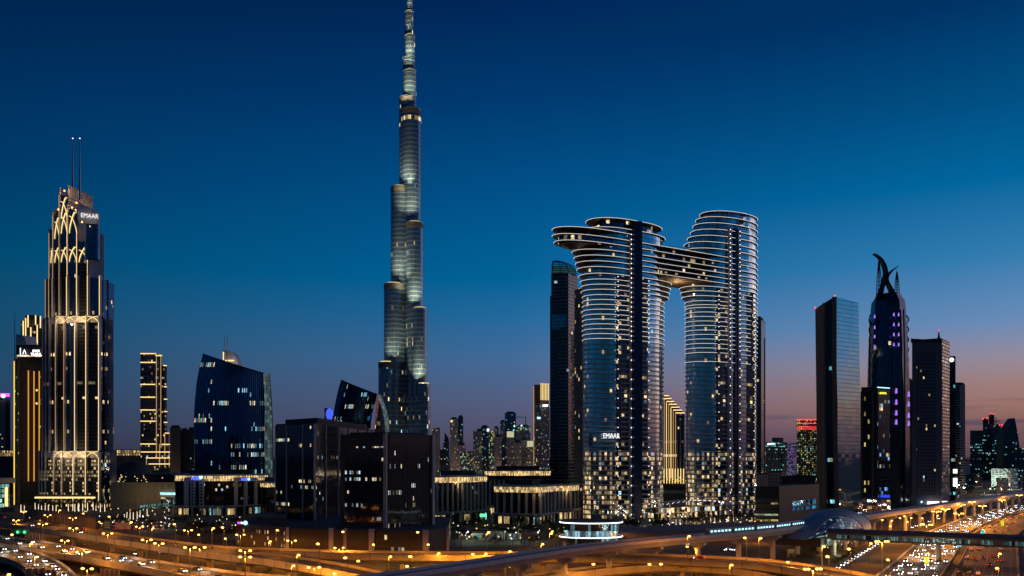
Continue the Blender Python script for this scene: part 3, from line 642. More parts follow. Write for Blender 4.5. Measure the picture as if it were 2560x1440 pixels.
m = MB(); m.box(X(1208, 690), 690, Z(1292, 690), 5, .4, 2.2); m.build('lit_face', M_['g_green'], sg); m = MB(); m.tube([(X(1208, 690), 690.3, 0), (X(1208, 690), 690.3, 8)], .15); m.build('post', M_['pole'], sg)

# --- the two dark reflective blocks on the brown podium
blkA = corner_plan(690, 789, 935, 556, 585, 700)
rA, zA = tower('dark_glass_block', 'dark blue reflective office block with thin white mullions, set back left on the brown podium', 'office building', blkA, 1060, 556, F_BLK, 12, True, 3.2)
a, c, e = blkA[:3]
def mull(r, p, q, ts, z0, z1, w_=1.0, m_='pale', d=.5):
    dx, dy = q[0]-p[0], q[1]-p[1]; l = math.hypot(dx, dy); nx, ny = dy/l, -dx/l
    for t in ts: b = MB(); b.box(p[0]+dx*t+nx*d/2, p[1]+dy*t+ny*d/2, z0, w_, d+.2, z1-z0, math.atan2(dy, dx)); b.build('mullion', M_[m_], r)
mull(rA, a, c, (.0, .29, .70), 12, zA, .7); mull(rA, a, c, (.985,), 12, zA, 1.6)
mull(rA, c, e, (.14, .33, .5, .68, .86), 12, zA, .8)
m = MB(); q = inset(blkA, 10); m.prism(q, zA, Z(1045, 570)); m.build('roof_plant', M_['roof_dark'], rA)
m = MB(); m.ball((X(786, 575), 575, Z(1048, 575)), .8, 1, 6); m.build('roof_lamp', M_['g_amber'], rA)
F_BLB = facade('brown_block_glass', 1.5, 3.7, glass=(.14, .10, .10), frame=(.018, .014, .014), mx=.03, my=.02, emy=.36, emx=.12, lit=.025, es=1.0, warm=(1, .8, .5), cool=(.6, .85, 1), coolp=.5, rowp=.12, rowb=18, seed=52, tilt=.006)
F_BLR = facade('brown_block_ribbed', 1.15, 3.7, glass=(.05, .045, .05), frame=(.03, .024, .024), mx=.22, my=.02, emy=.25, lit=.025, es=1.0, warm=(1, .85, .45), cool=(.8, .9, 1), coolp=.5, rowp=.1, rowb=16, seed=53, tilt=.006)
blkB = corner_plan(852, 969, 1084, 494, 506, 520)
rB, zB = tower('dark_glass_block', 'brown-black office block with ribbed right front and pale corner pier, nearest on the podium', 'office building', blkB, 1085, 494, F_BLR, 12, False)
a, c, e = blkB[:3]
def panel(r, p, q, t0, t1, z0, z1, m_, d=.25, name='window_wall'):
    dx, dy = q[0]-p[0], q[1]-p[1]; l = math.hypot(dx, dy); nx, ny = dy/l, -dx/l
    A = (p[0]+dx*t0, p[1]+dy*t0); B = (p[0]+dx*t1, p[1]+dy*t1)
    b = MB(); b.prism([(A[0]+nx*d, A[1]+ny*d), (B[0]+nx*d, B[1]+ny*d), B, A], z0, z1); return b.build(name, m_, r)
panel(rB, a, c, 0, 1, 12, zB, M_['brown_dark'], .3, 'stone_frame'); panel(rB, a, c, .1, .93, 15, Z(1116, 500), F_BLB, .6)
panel(rB, c, e, .04, .97, Z(1112, 505), zB, M_['brown_dark'], .3, 'stone_band')
mull(rB, a, c, (.965,), 12, zB+.6, 2.0, 'pale', 1.2); mull(rB, c, e, (.98,), 12, zB+.3, 2.0, 'pale', .9)
m = MB(); q = inset(blkB, 5); m.prism(q, zB, zB+1.2); m.build('roof_plant', M_['roof_dark'], rB)
# podium
F_POD = facade('podium_ribs', 1.0, 3.5, glass=(.035, .028, .027), frame=(.055, .038, .034), mx=.25, my=.06, lit=.0, es=1, metal=.2, rough=.4, seed=54, tilt=0)
F_PODW = facade('podium_grid', 1.9, 3.3, glass=(.02, .018, .018), frame=(.06, .042, .036), mx=.12, my=.16, lit=.03, es=1.2, coolp=.1, rowp=.1, rowb=9, metal=.2, rough=.35, seed=55, tilt=0)
F_PODL = facade('podium_left', 2.4, 3.4, glass=(.03, .025, .025), frame=(.055, .04, .036), mx=.28, my=.35, lit=.3, es=.8, coolp=.02, metal=.2, rough=.5, seed=56, tilt=0)
pd = thing('brown_podium', 'long low brown stone podium with pale piers carrying the two dark glass blocks', 'building', (X(900, 510), 520, 0))
pts = [(590, 522), (716, 496), (716, 490), (932, 478), (1060, 474), (1120, 492)]
front = [P(u, D) for u, D in pts]
m = MB(); m.prism(front+[(X(1120, 560), 590), (X(640, 620), 640)], 0, 12.2, capmi=1); m.build('podium_walls', [M_['brown'], M_['roof_dark']], pd)
panel(pd, front[0], front[1], .03, .97, .6, 11, F_PODL, .2)
for a_, b_, t0, t1, mt in ((2, 3, .03, .43, F_POD), (2, 3, .56, .95, F_POD), (3, 4, .02, .72, F_PODW), (4, 5, .06, .95, F_POD)):
    panel(pd, front[a_], front[b_], t0, t1, .4, 11.6, mt, .2)
for u, D, w_ in ((719, 489, 1.8), (829, 484, 3.0), (864, 482, 2.0), (929, 477, 3.0), (1064, 473, 3.0), (1119, 491, 1.6)):
    m = MB(); m.box(X(u, D), D, 0, w_, 1.2, 13); m.build('pier', M_['pale'], pd)
m = MB(); m.prism([P(640, 540), P(716, 520), P(716, 560), P(640, 570)], 12.2, 15.5); m.build('roof_plant', M_['brown'], pd)
ls = thing('lit_sign', 'small lilac and white lit sign at the top left of the brown podium', 'sign', (X(608, 517), 517, 12))
for dx, w_, k in ((-2.4, 1.5, 'g_magenta'), (-.6, 1.3, 'g_sign'), (1.6, 2.6, 'g_cyan')):
    m = MB(); m.ball((X(608, 517)+dx, 516, 13.4), w_*.5, 1, 8); m.build('lit_shape', M_[k], ls)
m = MB(); m.box(X(608, 517), 517, 12.2, 6.5, .3, .5); m.build('bracket', M_['pole'], ls)

# --- left edge
F_TAN = facade('tan_hotel', 3.2, 3.7, glass=(.02, .02, .02), frame=(.11, .08, .055), mx=.22, my=.3, lit=.06, es=1.5, warm=(1, .75, .2), coolp=.05, metal=.2, rough=.4, frough=.8, seed=61, tilt=0)
pl = corner_plan(36, 50, 118, 985, 1010, 995)
r, z1 = tower('brown_hotel_tower', 'brown hotel tower with three tall amber light slots, half hidden behind the stepped tower', 'hotel', pl, 893, 985, M_['tan'], 0, False)
panel(r, pl[1], pl[2], .55, 1, 20, Z(925, 985), F_TAN, .3); panel(r, pl[0], pl[1], .15, .85, 20, Z(925, 985), F_TAN, .3)
for u, v0, v1 in ((71, 926, 1203), (85, 928, 1203), (98, 928, 1203)):
    m = MB(); D = 982; m.box(X(u, D), D, Z(v1, D), .9, .8, Z(v0, D)-Z(v1, D)); m.build('light_slot', M_['g_amber2'] if 'g_amber2' in M_ else mm('g_amber2', (.05, .03, .01), .5, emit=(1, .45, .06), es=.75), r)
m = MB(); D = 990; m.box(X(35.5, D), D, 0, .8, .8, Z(903, D)); m.build('edge_light', M_['g_yellow2'] if 'g_yellow2' in M_ else mm('g_yellow2', (.05, .04, .01), .5, emit=(1, .62, .04), es=1.3), r)
m = MB(); m.prism([P(40, 984), P(118, 984), (X(118, 984), 1010), (X(40, 984), 1010)], z1, Z(862, 985)); m.build('sign_storey', M_['brown_dark'], r)
m = MB(); m.prism([P(42, 983), P(118, 983), P(118, 985), P(42, 985)], z1+.2, z1+2.4); m.build('lit_frieze', F_FRZ, r)
m = MB(); m.prism([P(40, 984), P(66, 984), (X(66, 984), 1008), (X(40, 984), 1008)], Z(862, 985), [Z(836, 985), Z(840, 985)]*2, poly1=[P(40, 984), P(60, 984), (X(60, 984), 1008), (X(40, 984), 1008)]); m.build('roof_blade', M_['lilac'], r)
for q in ([(51, 870), (51, 889), (70, 889)], [(57, 885), (61, 874), (65, 885)]):
    m = MB(); m.tube([(X(u, 982), 982, Z(v, 982)) for u, v in q], .45, 5); m.build('sign_emblem', M_['g_sign'], r)
text(r, 'THEA', 5.0, (X(90, 981), 981, Z(890, 981)), 0, M_['g_sign'], 'sign_lettering', .2, .95, .08)
text(r, 'DIGI', 3.6, (X(90, 981), 981, Z(880, 981)), 0, M_['g_sign'], 'sign_lettering', .2, 1.1, .05)
m = MB(); m.tube([(X(37, 990), 990, Z(900, 990)), (X(37, 990), 990, Z(782, 990))], .5, 5, r1=.25); m.build('mast', M_['dark'], r)
m = MB(); m.ball((X(35, 988), 988, Z(906, 988)), .6, 1, 6); m.build('beacon', M_['g_red'], r)
F_DK = facade('dark_apartments', 3, 3.6, glass=(.03, .035, .05), frame=(.05, .05, .055), mx=.15, my=.25, lit=.03, es=1.2, seed=62)
pl = corner_plan(52, 66, 112, 1160, 1175, 1175)
r, z1 = tower('stepped_tower', 'dark tower top with upright gold light bars peeking out behind the brown hotel', 'skyscraper', pl, 800, 1160, F_DK, 0, True, 8)
for u, v0, v1 in ((58, 802, 840), (64, 795, 840), (70, 788, 818), (77, 818, 862), (89, 788, 812), (93, 812, 862), (101, 790, 820)):
    D = 1155; m = MB(); m.box(X(u, D), D, Z(v1, D), 1.1, .8, Z(v0, D)-Z(v1, D)); m.build('light_bar', M_['g_warm'], r)
F_GR = facade('grey_apartments', 3.2, 3.5, glass=(.08, .08, .09), frame=(.20, .19, .20), mx=.1, my=.45, lit=.04, es=1, seed=63, metal=.4, rough=.3, tilt=0)
pl = flat_plan(-30, 14, 1500, 40); r, z1 = tower('apartment_tower', 'pale grey apartment tower cut by the left edge, round white lamp and violet top', 'apartment tower', pl, 1000, 1500, F_GR)
m = MB(); D = 1496; m.ball((X(8, D), D, Z(990, D)), 3.2, 1, 10); m.build('round_sign', M_['g_sign'], r)
m = MB(); m.prism([P(-30, D+2), P(24, D+2), P(24, D+8), P(-30, D+8)], Z(991, D), Z(983, D)); m.build('violet_band', M_['g_magenta'], r)
pl = flat_plan(14, 26, 1505, 30); tower('apartment_tower', 'narrow dark violet slab next to the left edge tower', 'apartment tower', pl, 990, 1505, mat('violet_dark', (.04, .01, .07), .5))
# mall and low things left
ml = thing('mall_entrance', 'bright teal glass mall front at the far left edge under a pale curved roof', 'building', (X(5, 900), 915, 0))
m = MB(); m.prism(ell(X(-22, 925), 925, 15, 20, 0, 28), 0, 26, smooth=True, capmi=1); m.build('glass_drum', [facade('teal_shop', 3, 5, glass=(.1, .2, .2), frame=(.1, .12, .12), lit=.8, warm=(.5, 1, .85), cool=(.3, .9, .8), es=.9, my=.2, seed=64), M_['roof_dark']], ml)
m = MB(); m.prism(ell(X(-30, 925), 925, 26, 24, 0, 28), 26, 31); m.build('roof', M_['pale'], ml)
m = MB(); D = 880; m.box(X(16, D), D, 4, 2.6, 1, 19); m.build('light_panel', M_['g_warm'], ml)
fz = facade('gold_rail', 2.4, 5, glass=(.1, .08, .05), frame=(.1, .08, .05), mx=.3, my=.1, lit=1.1, es=1.8, warm=(1, .65, .25), coolp=0, seed=65, metal=0)
pl = flat_plan(-40, 32, 1300, 30); r, z1 = tower('lit_terrace_block', 'low block with a row of upright gold lights by the left edge tower foot', 'building', pl, 1125, 1300, M_['roof_dark'], 0, False); panel(r, pl[0], pl[1], 0, 1, z1-9, z1-1, fz, .4)
pl = flat_plan(288, 352, 1350, 30); r, z1 = tower('lit_terrace_block', 'low block with gold upright lights between the stepped tower and the slim banded tower', 'building', pl, 1124, 1350, M_['roof_dark'], 0, False); panel(r, pl[0], pl[1], 0, 1, z1-9, z1-1, fz, .4)
dm = thing('dark_dome', 'low dark dome rising behind the shopping mall roof', 'dome', (X(320, 1250), 1260, 0))
m = MB(); m.ball((X(318, 1250), 1270, Z(1195, 1250)), 28, .85, 28); m.build('dome_shell', M_['roof_dark'], dm)
F_MALL = facade('mall_wall', 7, 9, glass=(.26, .2, .13), frame=(.30, .24, .16), mx=.3, my=.3, lit=0, metal=0, rough=.9, frough=.9, seed=66, tilt=0)
mp_ = [P(276, 900), P(445, 900), (X(445, 900), 1040), (X(276, 900), 1040)]
r, z1 = tower('shopping_mall', 'long beige shopping mall with rooftop lights and a blue lettered sign', 'mall', mp_, 1206, 900, F_MALL, 0, False)
m = MB(); m.prism(inset(mp_, 18), z1, Z(1185, 930), capmi=0); m.build('upper_deck', M_['roof_dark'], r)
m = MB()
for i in range(46): u = 290+R.random()*145; D = 905+R.random()*60; v = R.choice((1193, 1196, 1200, 1188, 1203)); m.ball((X(u, D), D, Z(v+R.uniform(-2, 2), D)), R.uniform(.4, .75), 1, 5)
m.build('roof_lamps', M_['g_warm'], r)
text(r, 'THE DUBAI MALL', 3.2, (X(424, 898), 898, Z(1237, 898)), 0, M_['g_cyan'], 'sign_lettering', .2, .78, .1)
m = MB(); m.prism([P(402, 897), P(434, 897), P(434, 899), P(402, 899)], 0, Z(1243, 898)); m.build('glass_entrance', facade('mall_ent', 2.5, 5, glass=(.2, .22, .2), frame=(.2, .2, .18), lit=.35, es=.7, coolp=.6, seed=67), r)
light('wall_wash', r, (X(340, 880), 880, 16), 2.5e3, (1, .72, .35), 1); light('wall_wash', r, (X(400, 880), 880, 16), 2.5e3, (1, .72, .35), 1)
fb = thing('entrance_footbridge', 'teal-lit glazed walkway in front of the mall entrance', 'footbridge', (X(390, 800), 800, 0))
m = MB(); a_, b_ = P(350, 790), P(440, 860); m.prism([a_, b_, (b_[0], b_[1]+4), (a_[0], a_[1]+4)], 6, 9.5); m.build('glazed_deck', facade('walk_glass', 1.5, 3.5, glass=(.1, .2, .2), frame=(.1, .12, .12), lit=.7, warm=(.5, .9, .8), cool=(.3, .8, .8), es=.6, my=.12, seed=68), fb)
for t in (.1, .5, .9): m = MB(); m.tube([(a_[0]+(b_[0]-a_[0])*t, a_[1]+(b_[1]-a_[1])*t+2, 0), (a_[0]+(b_[0]-a_[0])*t, a_[1]+(b_[1]-a_[1])*t+2, 6)], .6); m.build('pier', M_['concrete'], fb)

# slim tower with horizontal gold bands
F_SL = facade('slim_glass', 2.6, 3.6, glass=(.04, .05, .08), frame=(.07, .06, .06), mx=.12, my=.12, lit=.05, es=1.2, warm=(1, .7, .35), coolp=.05, seed=71)
D = 1500; r = thing('banded_tower', 'slim dark tower wrapped by short horizontal gold light bands', 'skyscraper', (X(385, D), D+20, 0))
for u0, u1, vt, dd in ((351, 389, 882, 0), (389, 404, 885, -2), (404, 417, 912, 3), (404, 422, 1083, 1), (362, 432, 1143, -4)):
    m = MB(); m.prism([P(u0, D+dd), P(u1, D+dd), P(u1, D+40), P(u0, D+40)], 0, Z(vt, D), capmi=1); m.build('shaft', [F_SL, M_['roof_dark']], r)
for u0, u1, v in ((351, 389, 884), (389, 405, 889), (351, 389, 906), (351, 388, 961), (351, 388, 993), (351, 389, 1025), (351, 389, 1053), (351, 389, 1110), (351, 389, 1130), (408, 417, 914), (410, 417, 967), (410, 418, 998), (410, 418, 1029), (410, 418, 1056), (412, 423, 1083), (404, 425, 1111), (390, 428, 1130), (366, 431, 1145), (372, 436, 1160)):
    m = MB(); d2 = D-8; m.box(X((u0+u1)/2, d2), d2, Z(v, d2)-.7, X(u1, d2)-X(u0, d2), 1, 1.5); m.build('light_band', M_['g_warm'], r)
for u, v0, v1 in ((391, 882, 1140), (402, 885, 1120), (366, 1143, 1166), (399, 1110, 1168), (412, 1084, 1168), (423, 1130, 1168)):
    m = MB(); d2 = D-7; m.box(X(u, d2), d2, Z(v1, d2), .8, .8, Z(v0, d2)-Z(v1, d2)); m.build('light_bar', M_['g_dimgold'], r)
# round-topped tower with mast behind the curved one
D = 1220; r = thing('masted_tower', 'pale quarter-round tower top with thin twin mast behind the curved blue tower', 'skyscraper', (X(570, D), D+10, 0))
q = [(X(557, D), Z(1150, D)), (X(557, D), Z(876, D)), (X(566, D), Z(876, D))]+[(X(566+30*math.sin(a), D), Z(918-42*math.cos(a), D)) for a in [i*.157 for i in range(1, 11)]]+[(X(596, D), Z(1150, D))]
m = MB(); fr = [(x, D, z) for x, z in q]; bk_ = [(x, D+18, z) for x, z in q]; m.face(fr[::-1][::-1]); m.face(bk_[::-1]); m.grid([fr, bk_], smooth=False, closed=True); m.build('shaft', M_['lilac'], r)
for u in (561, 568): m = MB(); m.tube([(X(u, D-2), D-2, Z(905, D)), (X(u, D-2), D-2, Z(838, D))], .7, 5, r1=.4); m.build('mast', M_['lilac'], r)
m = MB(); m.box(X(574, D-1), D-1, Z(903, D), 12, .6, 1.6); m.build('light_band', M_['g_warm'], r); m = MB(); m.box(X(558.5, D-1), D-1, Z(900, D), 1.2, .6, 11); m.build('light_bar', M_['g_warm'], r)
light('wash', r, (X(580, D-14), D-14, Z(905, D)), 2.5e3, (1, .85, .8), 2)

# grey towers left of the curved tower
F_LN = facade('lined_grey', 2.0, 60, glass=(.05, .045, .05), frame=(.12, .11, .12), mx=.22, my=0, lit=0, metal=.2, rough=.5, seed=72, tilt=0)
for u0, u1, v, D, lb in ((425, 452, 1069, 1420, 'grey vertical-lined tower block right of the banded tower'), (452, 470, 1076, 1450, 'plain brown-grey slab between the lined block and the curved tower'), (470, 489, 1074, 1400, 'bluish slab touching the left edge of the curved blue tower')):
    tower('office_slab', lb, 'tower block', flat_plan(u0, u1, D, 30), v, D, F_LN if u0 != 470 else F_DK)
# blue LED disc building
D = 1330; pl = flat_plan(811, 830, D, 20); r, z1 = tower('led_building', 'blue building with a glowing striped LED disc left of the smaller curved tower', 'building', pl, 1020, D, M_['navy'], 0, False)
m = MB()
for k in range(12):
    h = -1+2*(k+.5)/12; w_ = math.sqrt(1-h*h)*7.0; m.box(X(824, D-1), D-1.2, Z(1036, D)+h*9, 2*w_*.8, .5, .5)
m.build('led_disc', M_['g_blue'], r)

# --- dark high-rise with lattice dome, left of the twin towers
F_HR = facade('dark_highrise', 3.4, 3.9, glass=(.035, .04, .055), frame=(.20, .20, .21), mx=.02, my=.2, lit=.012, es=1.2, coolp=.5, seed=81, tilt=.006)
D = 1000; r = thing('dark_highrise', 'very dark high-rise with a rounded lattice crown left of the twin towers', 'skyscraper', (X(1408, D), D+20, 0))
pl = corner_plan(1375, 1421, 1446, D, D+4, D+24)
m = MB(); m.prism(pl, 0, Z(738, D), capmi=1); m.build('shaft', [F_HR, M_['roof_dark']], r)
pl2 = corner_plan(1378, 1421, 1444, D+3, D+7, D+24); m = MB(); m.prism(pl2, Z(738, D), Z(680, D), capmi=1); m.build('upper_shaft', [F_HR, M_['roof_dark']], r)
panel(r, pl[0], pl[1], .30, .55, 40, Z(760, D), M_['black_glass'], .4, 'glass_strip'); panel(r, pl[0], pl[1], .1, .9, Z(690, D)-60, Z(780, D)-2, facade('bluish', 3, 3.9, glass=(.22, .25, .33), frame=(.05, .05, .07), mx=.06, my=.1, lit=.02, coolp=.9, es=1.4, seed=82), .5, 'glass_strip')
m = MB(); rows = []
for j in range(9):
    h = j/8; v = 680-30*math.sin(h*math.pi/2)*1.0; k = math.cos(h*math.pi/2*.93)
    rows.append([(X(1382+(60)*s_*(.35+.65*k)+0, D+6), D+6+10*math.sin(s_*math.pi)*0+d_, Z(v, D)) for s_, d_ in ((0, 0), (.33, -2), (.66, 0), (1, 8), (1, 26), (.5, 28), (0, 24))])
for j in range(9): m.tube(rows[j], .45, 4, closed=True)
for i in range(7): m.tube([rr[i] for rr in rows], .45, 4)
m.build('crown_lattice', M_['pole'], r)
m = MB(); q = [(p[0], p[1]) for p in inset([(p[0], p[1]) for p in rows[0]], 2)]; m.prism(q, Z(680, D), Z(664, D)); m.build('crown_core', mat('teal_core', (.03, .07, .07), .3, .3, emit=(.1, .45, .45), es=.12), r)
pl = corner_plan(1394, 1421, 1440, D-8, D-6, D+10); m = MB(); m.prism(pl, 0, [Z(826, D), Z(815, D), Z(840, D), Z(840, D)], capmi=1); m.build('front_wing', [F_HR, M_['roof_dark']], r)
# tan tower
F_TT = facade('tan_tower', 4.6, 3.7, glass=(.02, .022, .03), frame=(.17, .15, .13), mx=.3, my=.12, lit=.09, es=1.6, warm=(1, .75, .3), coolp=.15, metal=.3, rough=.4, frough=.8, seed=83, tilt=0)
pl = corner_plan(1436, 1452, 1486, 890, 905, 900); tower('tan_tower', 'tan stone tower with dark window columns squeezed left of the twin towers', 'skyscraper', pl, 718, 890, F_TT, 0, False)
# gold-lit stepped tower seen in the gap
D = 1180; r = thing('gold_stepped_tower', 'gold-outlined tower of stepped slabs seen through the gap of the twin towers', 'skyscraper', (X(1690, D), D+20, 0))
for i in range(7):
    u0 = 1640+i*6.2 if i else 1640; u1 = 1672+i*6.6; vt = 990+i*7.2; dd = D-i*4
    u0 = 1655+i*5.6
    m = MB(); m.prism([P(u0, dd), P(u1, dd), P(u1, dd+30), P(u0, dd+30)], 0, Z(vt, dd), capmi=1); s_ = m.build('slab', [F_SL, M_['roof_dark']], r)
    m = MB(); m.box(X((u0+u1)/2, dd-1), dd-1, Z(vt, dd)-.2, X(u1, dd)-X(u0, dd), 1.6, 1.1); m.build('light_cap', M_['g_warm'], s_)
    m = MB(); m.box(X(u0, dd-1), dd-1, 26, .7, .7, Z(vt, dd)-27); m.build('light_bar', M_['g_warm' if i in (0, 2, 4) else 'g_dimgold'], s_)
for u in (1693, 1701, 1710): m = MB(); dd = D-27; m.box(X(u, dd), dd, 28, 1.2, .8, Z(1045, dd)-30); m.build('fin', M_['pale'], r)
pl = flat_plan(1650, 1724, D-45, 12); m = MB(); m.prism(pl, 0, 20); m.build('podium', M_['roof_dark'], r)
m = MB()
for i in range(11): dd = D-47; m.box(X(1653+i*7, dd), dd, 20, .9, .6, 19)
m.build('light_columns', M_['g_warm'], r)
m = MB(); dd = D-46
for i in range(26): m.ball((X(1656+R.random()*64, dd), dd-2, Z(1197+R.random()*12, dd)), .6, 1, 5)
m.build('garden_lamps', M_['g_yellow2'], r)
# parking block in the gap
F_PK = facade('vertical_slots', 1.5, 9, glass=(.02, .02, .02), frame=(.18, .15, .14), mx=.22, my=.1, lit=0, metal=0, rough=.7, seed=84, tilt=0)
pl = corner_plan(1640, 1655, 1730, 900, 915, 905); r, z1 = tower('parking_block', 'low pinkish car park with upright slots between the feet of the twin towers', 'car park', pl, 1224, 900, M_['concrete'], 0, False); panel(r, pl[1], pl[2], 0, 1, 8, z1-4, F_PK, .3)
# tower behind right shoulder of the twin towers
F_TB = facade('teal_tower', 3, 3.8, glass=(.05, .11, .15), frame=(.03, .05, .06), mx=.04, my=.12, lit=.006, es=1, seed=85)
pl = corner_plan(1880, 1903, 1914, 1200, 1205, 1230); r, z1 = tower('teal_highrise', 'thin dark teal high-rise just behind the right edge of the twin towers', 'skyscraper', pl, 800, 1200, F_TB, 0, True, 6)
m = MB(); D = 1195; m.tube([(X(1911.5, D), D, 0), (X(1911.5, D), D, Z(845, D))], .9, 5); m.build('hoist_mast', M_['pole'], r)

# --- right hand group
F_H1 = facade('right_glass', 6, 4.0, glass=(.45, .64, .68), frame=(.05, .06, .07), mx=0, my=.07, lit=0, metal=.95, rough=.05, seed=91, tilt=.016, tv=.07)
F_H1D = facade('right_dark', 2.4, 4.0, glass=(.02, .035, .05), frame=(.01, .015, .02), mx=.05, my=.1, lit=.05, es=1.4, warm=(1, .8, .4), cool=(.2, .8, .9), coolp=.7, seed=92, rowp=.15, rowb=8)
D = 850; r = thing('folded_tower', 'tall office tower with brown stone left side, dark slit and leaning mirror glass right front', 'skyscraper', (X(2095, D), D+20, 0))
c0 = [P(2038, D+16), P(2058, D+4), P(2087, D), P(2146, D+22), P(2138, D+52), P(2044, D+50)]
c1 = [P(2041, D+16), P(2062, D+4), P(2094, D), P(2151, D+22), P(2143, D+52), P(2047, D+50)]
zt = [Z(765, D), Z(757, D), Z(741, D), Z(757, D+22), Z(757, D+22), Z(765, D)]
zm = Z(1010, D)
for lo, hi, za, zb in ((c1, c1, 0, zm), (c1, c0, zm, None)):
    mats = [M_['stone_brown'], F_H1D, F_H1, M_['black_glass'], M_['brown_dark'], M_['brown_dark'], M_['roof_dark']]
    m = MB(); n = 6
    for i in range(n):
        j = (i+1) % n; zi, zj = (zt[i], zt[j]) if zb is None else (zb, zb); L_ = math.hypot(lo[j][0]-lo[i][0], lo[j][1]-lo[i][1])
        m.face([(*lo[i], za), (*lo[j], za), (*hi[j], zj), (*hi[i], zi)], [(0, za), (L_, za), (L_, zj), (0, zi)], i)
    if zb is None: m.face([(*hi[i], zt[i]) for i in range(n)], None, 6)
    m.build('upper_walls' if zb is None else 'lower_walls', mats, r)
for (a0, a1), w_ in (((2060, 2064), 2.2), ((2086, 2093), 3.6)):
    m = MB(); dd = D-1 if a0 > 2070 else D+2
    for (ua, ub, za, zb) in ((a0, a0, zm, Z(743 if a0 > 2070 else 757, D)), (a1, a0, 0, zm)):
        m.prism([(X(ua, dd)-w_/2, dd-1), (X(ua, dd)+w_/2, dd-1), (X(ua, dd)+w_/2, dd+2), (X(ua, dd)-w_/2, dd+2)], za, zb, poly1=[(X(ub, dd)-w_/2, dd-1), (X(ub, dd)+w_/2, dd-1), (X(ub, dd)+w_/2, dd+2), (X(ub, dd)-w_/2, dd+2)])
    m.build('stone_pier', M_['stone_brown'], r)
m = MB()
for i in range(26):
    v = 790+i*11.2; 
    if R.random() < .75:
        u0 = 2098+R.random()*8; u1 = u0+14+R.random()*22; t = (u0-2087)/59; t2 = (u1-2087)/59; da, db = D+22*t-.5, D+22*t2-.5
        m.prism([P(u0, da), P(u1, db), (X(u1, db), db+.4), (X(u0, da), da+.4)], Z(v+1.2, D), Z(v, D))
m.build('ledges', M_['dark'], r)
m = MB(); m.ball((*P(2087, D), Z(739, D)), .7, 1, 6); m.ball((*P(2038, D+14), Z(763, D)), .8, 1, 6); m.build('beacons', M_['g_red'], r)

# crescent-crowned tower
F_CR = facade('crescent_glass', 3, 3.9, glass=(.045, .06, .10), frame=(.03, .035, .05), mx=.03, my=.0, lit=.003, es=1.2, seed=93, tilt=.008)
D = 930; r = thing('crescent_tower', 'dark tower crowned by two curved horns, violet lights spiralling down its corners', 'skyscraper', (X(2220, D), D+25, 0))
def ctr_poly(uL, uR, b, dd=0):
    a, c = X(uL, D+25), X(uR, D+25); return ell((a+c)/2, D+25+dd, (c-a)/2, b, .25, 8)
prof = [(0, 2179, 2268, 22), (Z(1060, D), 2177, 2267, 22), (Z(960, D), 2173, 2268, 22), (Z(860, D), 2176, 2264, 21), (Z(762, D), 2182, 2258, 19), (Z(745, D), 2183, 2257, 18), (Z(725, D), 2196, 2245, 13)]
m = MB(); rows = []
for z, a, c, b in prof: rows.append([(*p, z) for p in ctr_poly(a, c, b)])
for i in range(len(rows)-1):
    for j in range(8):
        k = (j+1) % 8; m.face([rows[i][j], rows[i][k], rows[i+1][k], rows[i+1][j]], [(j*14, rows[i][0][2]), (j*14+14, rows[i][0][2]), (j*14+14, rows[i+1][0][2]), (j*14, rows[i+1][0][2])])
m.face(rows[-1]); m.build('shaft', F_CR, r)
m = MB(); m.prism([P(2222, D+2), P(2250, D+2), P(2250, D+20), P(2222, D+20)], 0, Z(968, D)); m.build('lower_wing', M_['dark'], r)
m = MB(); m.prism([P(2266, D+14), P(2279, D+14), P(2279, D+40), P(2266, D+40)], 0, Z(1110, D)); m.build('side_wing', M_['brown_dark'], r)
m = MB()
for s_, z in ((0, 14), (1, 14)):
    pass
for u in (2262, 2244, 2231): m.tube([(X(u, D+5), D+5, 0), (X(u, D+5), D+5, Z(900, D)), (X(u-3, D+8), D+8, Z(770, D))], .8, 5)
m.build('rib', M_['navy'], r)
def horn(pts, name='horn'):
    m = MB(); A = []; B = []
    for (u, v, w_) in lerp_path(pts, 18): A.append((X(u-w_/2, D+18), D+18, Z(v, D+18))); B.append((X(u+w_/2, D+18), D+18, Z(v, D+18)))
    A2 = [(p[0], p[1]+7, p[2]) for p in A]; B2 = [(p[0], p[1]+7, p[2]) for p in B]
    m.grid([[a, b] for a, b in zip(A, B)]); m.grid([[b, a] for a, b in zip(A2, B2)]); m.grid([[b, c] for b, c in zip(B, B2)]); m.grid([[c, b] for b, c in zip(A, A2)]); m.build(name, M_['dark'], r)
horn([(2200, 745, 14), (2207, 722, 8), (2214, 695, 7), (2217, 678, 7.5), (2211, 657, 6.5), (2201, 642, 4), (2187, 633, 1)])
horn([(2240, 745, 14), (2230, 722, 8), (2219, 700, 7), (2222, 687, 7), (2233, 675, 4.5), (2249, 663, 1)])
m = MB()
for (ua, ub, vt, vb) in ((2191, 2204, 640, 735), (2236, 2249, 670, 735)):
    for i in range(9): v = vt+12+(vb-vt-12)*i/8; e = .35+.65*i/8; m.tube([(X(ua+(1-e)*4, D+20), D+20, Z(v, D)), (X(ub-(1-e)*4, D+20), D+20, Z(v, D))], .3, 4)
    for t in (0, .33, .66, 1): m.tube([(X((ua+ub)/2+(ua+(ub-ua)*t-(ua+ub)/2)*k, D+20), D+20, Z(v, D)) for v, k in ((vt, .15), ((vt+vb)/2, .8), (vb, 1))], .45, 4)
m.build('lattice_fins', M_['pole'], r)
for u, v in ((2199, 632), (2242, 662)): m = MB(); m.tube([(X(u-1, D+20), D+20, Z(v+12, D)), (X(u-1, D+20), D+20, Z(v, D))], .3, 4); m.build('mast', M_['pole'], r)
